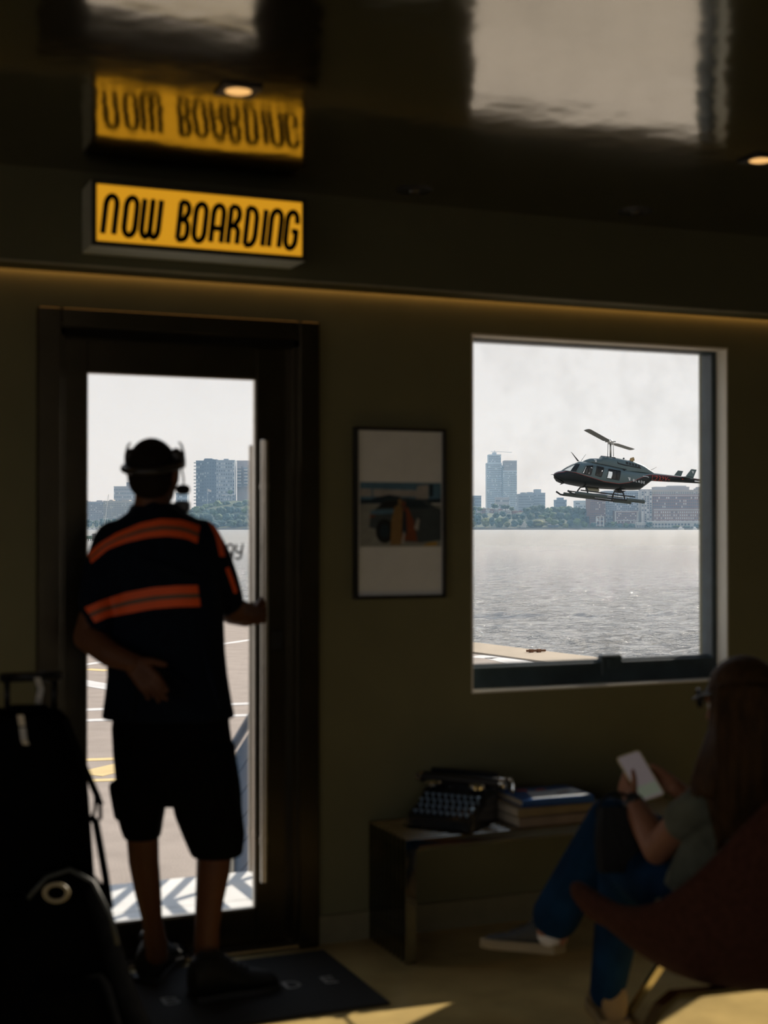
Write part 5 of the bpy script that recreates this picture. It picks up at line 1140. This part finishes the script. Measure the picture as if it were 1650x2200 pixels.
building('tan apartment block at the right end of the brick quarter', [(1504,1580,1050,1390,28,'pinkgrey',16,16,dict(ww=.5,wh=.55,lit=.2,bands=(.75,),yb=1137,pent=((.0,.4,2),)))])
building('little white pavilion with a steep gable among the park trees', [(1118,1131,1128,1318,7,'white',0,0,dict(gable=4.2,roof='white',yb=1136))])
building('dark open pavilion with a flat white roof in the park', [(1179,1199,1128,1318,8,'navy',1,6,dict(ww=.6,wh=.5,roof='white',yb=1136,lit=.4))])
building('low pale pavilion at the water in front of the pale pier block', [(1368,1385,1124,1316,6,'pale',1,5,dict(ww=.5,wh=.6,yb=1136,roof='white'))])
# --- seen through the door
building('tall dark blue-grey tower block on the wooded hill, seen through the door', [(421,438,991,1480,30,'navy',17,4,dict(ww=.45,wh=.5,yb=1115,balc=1,lit=.3)), (438,466,988.5,1470,34,'navy',17,5,dict(ww=.35,wh=.35,yb=1115,lit=.2,pent=((.02,.6,1.8),))), (464,504,990,1462,16,'bluegrey',16,8,dict(ww=.4,wh=.45,yb=1115,lit=.35,pent=((.4,.25,2.2),)))])
building('paler tower with broad window stripes beside the dark tower block', [(509,562,991,1478,18,'pinkgrey',0,0,dict(yb=1115,pent=((.55,.3,1.6),))), (510,518,1003,1472,5,'pinkgrey',6,1,dict(ww=.98,wh=.55,yb=1045,lit=.0,bands=(.17,.33,.5,.67,.83),bandcol='white')), (524,532,1001,1472,5,'pinkgrey',6,1,dict(ww=.98,wh=.55,yb=1045,lit=.0,bands=(.17,.33,.5,.67,.83),bandcol='white')), (541,552,1001,1472,5,'pinkgrey',6,1,dict(ww=.98,wh=.55,yb=1045,lit=.0))])
building('pale square tower rising behind the long grey apartment rows', [(244.5,292,1046,1800,30,'pinkgrey',9,14,dict(ww=.4,wh=.45,yb=1120,lit=.1,pent=((.55,.45,6),)))])
building('long grey apartment row at the left edge of the door view', [(160,222,1079,1600,25,'pinkgrey',14,18,dict(ww=.42,wh=.5,lit=.1,bands=(.97,),bandcol='bluegrey',pent=((.3,.15,2),(.75,.2,2.2))))])
building('grey-brown apartment row beneath the pale square tower', [(222,300,1077.5,1590,25,'tan',14,22,dict(ww=.42,wh=.5,lit=.12,pent=((.15,.1,2),(.5,.2,1.8))))])
building('low grey building behind the shoulder of the standing man', [(378,402,1060,1700,20,'bluegrey',6,7,dict(ww=.4,wh=.4,yb=1120))])
# terrace with white railing above the hill trees
tr_ = thing('terrace', 'white edged terrace on the hill before the tower block', 'terrace', P(491, 1064, 1440)); w_ = bm_('white')
q = MB(); q.tube([P(476, 1064, 1440), P(504.5, 1063, 1440)], .35, 6); mk('rail', q, w_, tr_); q = MB(); q.tube([P(504.5, 1063, 1440), P(504.5, 990, 1458)], .4, 6); mk('corner_post', q, w_, tr_)
q = MB(); [q.tube([P(x, 1064, 1441), P(x, 1076, 1441)], .25, 6) for x in (480, 488, 496)]; mk('post', q, bm_('navy'), tr_)
fl = thing('flagpole', 'white flagpole with a small pale flag on the wooded hill', 'flagpole', P(446, 1082, 1430))
q = MB(); q.tube([P(446, 1086, 1430), P(446, 1049, 1430)], .16, 8); mk('pole', q, w_, fl)
q = MB(); q.loft([[P(446+x, 1050.5+y0, 1430+z), P(446+x, 1050.5+y1, 1430+z)] for x, y0, y1, z in ((0,0,5.2,0),(2.5,.2,5.6,.4),(5,1.2,6.4,-.3),(8,2.6,7,.3))], closed=False); mk('flag', q, mat('pale_flag', (.62, .55, .52), .8), fl)
# --- trees
def tree_proto(i, kind):
    R.seed(50+i); m = MB()
    for k in range(15):
        a = R.random()*2*PI; rr = R.random()**.6; z = R.uniform(-.55, .62); s = R.uniform(.24, .40)*(1.05-.3*max(0, z)); e_ = (1-z*z*.75)**.5
        ball(m, (math.cos(a)*rr*.62*e_, math.sin(a)*rr*.62*e_, z*.72), (s*1.15, s*1.15, s*.9), 2, .42, i*20+k)
    ball(m, (0, 0, 0), (.62, .62, .62), 2, .3, i)
    return m
TM = [mat('leaf_%d' % i, c, .85, var=.35, scale=.35, bump=.8, bscale=.9) for i, c in enumerate(((.035, .075, .030), (.075, .120, .030), (.15, .165, .040), (.025, .070, .055)))]
TP = [tree_proto(i, 0) for i in range(5)]; TCACHE = {}
def tree(px, yt, yb, w_, d, c, v, lab, group=None):
    ctr = P(px, (yt+yb)/2, d); g = P(px, yb, d); t = thing('tree', lab, 'tree', (ctr.x, ctr.y, g.z), R.random()*6, group)
    rx = w_*d/FPX/2; rz = (yb-yt)*.47*d/FPX
    if (v, c) not in TCACHE: TCACHE[(v, c)] = mk('crown', TP[v], TM[c], t, smooth=True, local=True); o = TCACHE[(v, c)]
    else: o = TCACHE[(v, c)].copy(); COL.objects.link(o); o.parent = t
    o.location = (0, 0, ctr.z-g.z); o.scale = (rx, rx, rz)
    if 'trunk' not in TCACHE: k = MB(); k.tube([(0,0,-.6), (0.02,0,.3), (0,0.02,.8)], [.10, .07, .05], 7); o = TCACHE['trunk'] = mk('trunk', k, mat('bark', (.08, .06, .045), .9), t, local=True)
    else: o = TCACHE['trunk'].copy(); COL.objects.link(o); o.parent = t
    o.scale = (rx*.6, rx*.6, (ctr.z-g.z)); 
R.seed(5)
front = [(1016,1114,1137,18,2),(1024,1099,1134,24,3),(1043,1106,1137.5,25,2),(1057,1104,1136,16,3),(1072,1106,1137.5,24,1),(1086,1104,1134,16,0),(1094,1101,1120,16,3),(1090,1117,1137,16,2),(1106,1112,1136.5,20,3),(1117,1110,1132,16,0),(1138,1112,1136.5,19,3),(1158,1113,1137,32,2),(1162,1104,1117,18,1),(1180,1108,1126,18,1),(1191,1113,1130,22,1),(1207,1111,1134,18,0),(1215,1122,1137,14,2),(1226,1112,1135.5,19,3),(1240,1108,1134,20,1),(1255,1116,1136.5,17,1)]
for i, (x, a, b, w_, c) in enumerate(front): tree(x, a, b, w_, 1314+R.uniform(-4, 14)+(14 if b < 1130 else 0), c, i % 5, '%s %s tree from the left in the front row of the far shore park' % (ORD[i], ('mid green', 'light green', 'yellow-green', 'dark blue-green')[c]))
hill = [(1018,1084,1102,20,0),(1031,1087,1100,16,1),(1063,1079.5,1094,19,0),(1086,1081,1096,24,0),(1099,1087,1099,14,1),(1133,1086,1110,22,0),(1146,1080,1110,26,0),(1160,1078,1110,28,0),(1176,1085,1111,24,1),(1192,1084,1111,26,0),(1208,1082,1111,26,1),(1222,1081,1112,26,0),(1237,1084,1113,26,0),(1252,1086,1114,24,0),(1264,1091,1118,20,1),(1126,1098,1113,14,3)]
for i, (x, a, b, w_, c) in enumerate(hill): tree(x, a, b, w_, 1388+R.uniform(-8, 22), c, (i+2) % 5, '%s tree from the left along the crest of the hill behind the park' % ORD[i])
quay = [(1275,1119,1135,15,3),(1306,1118,1136,15,3),(1318,1117,1136,18,1),(1332,1121,1136,15,3),(1345,1120,1136,16,1),(1358,1121,1136,16,3),(1395,1118,1136,18,3),(1452,1127,1136,22,1),(1476,1127,1136,18,3),(1500,1123,1136,20,3),(1516,1122,1136,22,1),(1534,1124,1136,20,3)]
for i, (x, a, b, w_, c) in enumerate(quay): tree(x, a, b, w_, 1312+R.uniform(0, 6), c, i % 5, '%s quay tree from the left before the brick apartment quarter' % ORD[i])
mid = [(1014,1092,1114,18,1),(1028,1098,1116,16,0),(1042,1099,1118,18,3),(1066,1097,1116,18,0),(1082,1094,1114,18,3),(1108,1100,1120,20,0),(1122,1099,1121,18,3),(1140,1098,1122,22,0),(1156,1095,1118,22,3),(1172,1096,1120,22,0),(1188,1096,1122,22,1),(1204,1095,1122,22,3),(1220,1097,1124,22,0),(1236,1098,1124,22,3),(1252,1100,1126,20,0),(1264,1104,1130,18,3)]
for i, (x, a, b, w_, c) in enumerate(mid): tree(x, a, b, w_, 1352+R.uniform(-8, 10), c, (i+1) % 5, '%s tree from the left in the middle row on the slope above the park' % ORD[i])
R.seed(9); dt = []
for row, (d, yt, yb, n) in enumerate(((1322,1114,1137,10),(1345,1098,1128,10),(1380,1084,1116,10),(1415,1070,1104,8))):
    for i in range(n):
        x = 392+(i+.5*(row % 2))*(172/n)+R.uniform(-3, 3)
        top = yt+R.uniform(-4, 4)
        if row == 3: top += max(0, (468-x)*.32); 
        if row == 2: top += max(0, (430-x)*.2)
        dt.append((x, top, max(yb, top+18), R.uniform(24, 32), d+R.uniform(-8, 8), R.choice((0, 0, 3, 1))))
dt.append((495,1049,1066,14,1450,1))
for i, (x, a, b, w_, d, c) in enumerate(dt): tree(x, a, b, w_, d, c, i % 5, '%s tree from left in %s of the wooded hill below the tower block' % (ORD[i % 10 if i < 30 else i-30], ('lowest row', 'second row', 'third row', 'crest')[min(3, i//10)]) if i < len(dt)-1 else 'single small tree on the white edged terrace by the tower block', 'trees of the wooded hill' if i < len(dt)-1 else None)
for i in range(9): x = 178+i*14; tree(x, 1112+R.uniform(-4, 5), 1137, R.uniform(16, 22), 1318+R.uniform(0, 12), 3 if i % 2 else 0, i % 5, '%s shore tree from the left below the long grey apartment rows' % ORD[i])
# --- boats, masts, piles, parked things on the far quay
wb_ = mat('boat_white', (.72, .72, .70), .4); al = mat('mast_alloy', (.66, .66, .64), .4)
def sailboat(px, d, mh, lean, L, lab, grp=None):
    g = P(px, 1128, d); t = thing('sailboat', lab, 'boat', (g.x, g.y, RZ), group=grp); c = V((g.x, g.y, RZ)); a = RT; n_ = FHZ
    m = MB(); m.loft([[c+a*x*L+n_*w2*b+V((0,0,z)) for b, z in ((-1,.9),(-.8,.1),(0,-.3),(.8,.1),(1,.9))] for x, w2 in ((-.5,.5),(-.2,1.1),(.15,1.1),(.45,.3),(.52,.05))]); mk('hull', m, wb_, t, smooth=2)
    m = MB(); m.bbox((-L*.15, -.5, .9), (L*.15, .5, 1.5), .15, Matrix.Translation(c) @ Matrix.Rotation(-YAW, 4, 'Z')); mk('cabin', m, wb_, t)
    m = MB(); tp = c+V((0,0,mh))+a*lean; m.tube([c+V((0,0,.6)), tp], .09, 8); m.tube([c+V((0,0,1.8)), c+a*-L*.42+V((0,0,1.9))], .07, 8); mk('mast', m, al, t)
    m = MB(); m.tube([c+a*L*.5+V((0,0,.9)), tp], .02, 5); m.tube([c-a*L*.48+V((0,0,.9)), tp], .02, 5); mk('rigging', m, al, t)
sailboat(222, 520, 15.5, 1.9, 9, 'white sailboat with a tall leaning mast near the left door edge')
for i in range(8): sailboat(193+i*9.5, 1270, 8+3*R.random(), R.uniform(-.3, .3), 7, '%s small moored sailboat from the left in the far marina' % ORD[i], 'moored sailboats in the far marina')
pd = thing('mooring_pier', 'green and grey timber pier end standing in the river by the door edge', 'pier', P(196, 1162, 383)); gp = P(196, 1162, 383); Mx = Matrix.Translation((gp.x, gp.y, RZ)) @ Matrix.Rotation(-YAW, 4, 'Z')
grn, gry = mat('weathered_green', (.13, .19, .13), .8, var=.2, scale=2), mat('weathered_timber', (.20, .18, .15), .9, var=.3, scale=3)
mk('deck', MB().box((-1.4, -.8, .5), (.25, .8, 1.35), Mx), grn, pd)
for x in (-1.2, -.6, 0.0): mk('pile', MB().tube([Mx @ V((x, -.7, -.6)), Mx @ V((x, -.7, .6))], .13, 10), gry, pd)
for x in (.45, .75, 1.05, 1.3): mk('pile', MB().tube([Mx @ V((x, -.3, -.6)), Mx @ V((x, -.3, 1.95))], .15, 10), gry, pd)
def boat(px, w_, lab):
    g = P(px, 1128, 1292); t = thing('motorboat', lab, 'boat', (g.x, g.y, RZ)); Mb = Matrix.Translation((g.x, g.y, RZ)) @ Matrix.Rotation(-YAW, 4, 'Z'); L = w_*1292/FPX
    m = MB(); m.loft([[Mb @ V((x*L, b*wd, z)) for b, z in ((-1,1.3),(-.7,.1),(.7,.1),(1,1.3))] for x, wd in ((-.5,1),(0,1.3),(.35,.9),(.52,.1))]); mk('hull', m, wb_, t)
    mk('cabin', MB().loft([[Mb @ V((x*L, b, z)) for b, z in ((-.8,1.2),(-.6,h),(.6,h),(.8,1.2))] for x, h in ((-.35,2.2),(-.1,2.9),(.15,2.6),(.28,1.4))]), wb_, t)
boat(1463, 13, 'larger white motorboat moored at the far quay'); boat(1493, 8, 'smaller white motorboat at the far quay, right of the larger one')
# --- thin haze over the river
hz = bpy.data.materials.new('river_haze'); hz.use_nodes = True; t_ = hz.node_tree; t_.nodes.clear(); o_ = nd(t_, 'ShaderNodeOutputMaterial'); vs_ = nd(t_, 'ShaderNodeVolumeScatter')
vs_.inputs['Color'].default_value = (.42, .68, 1, 1); vs_.inputs['Density'].default_value = .00017; vs_.inputs['Anisotropy'].default_value = .25; t_.links.new(vs_.outputs[0], o_.inputs['Volume'])
q = MB(); pts = [P(-1200, 1128, 130), P(2900, 1128, 130), P(2900, 1128, 2600), P(-1200, 1128, 2600)]
q.add([(p.x, p.y, z) for z in (RZ-2, 190) for p in pts], [(3,2,1,0),(4,5,6,7),(0,1,5,4),(1,2,6,5),(2,3,7,6),(3,0,4,7)])
mk('haze', q, hz, kind='stuff', label='thin bluish haze over the river and far shore', cat='haze')
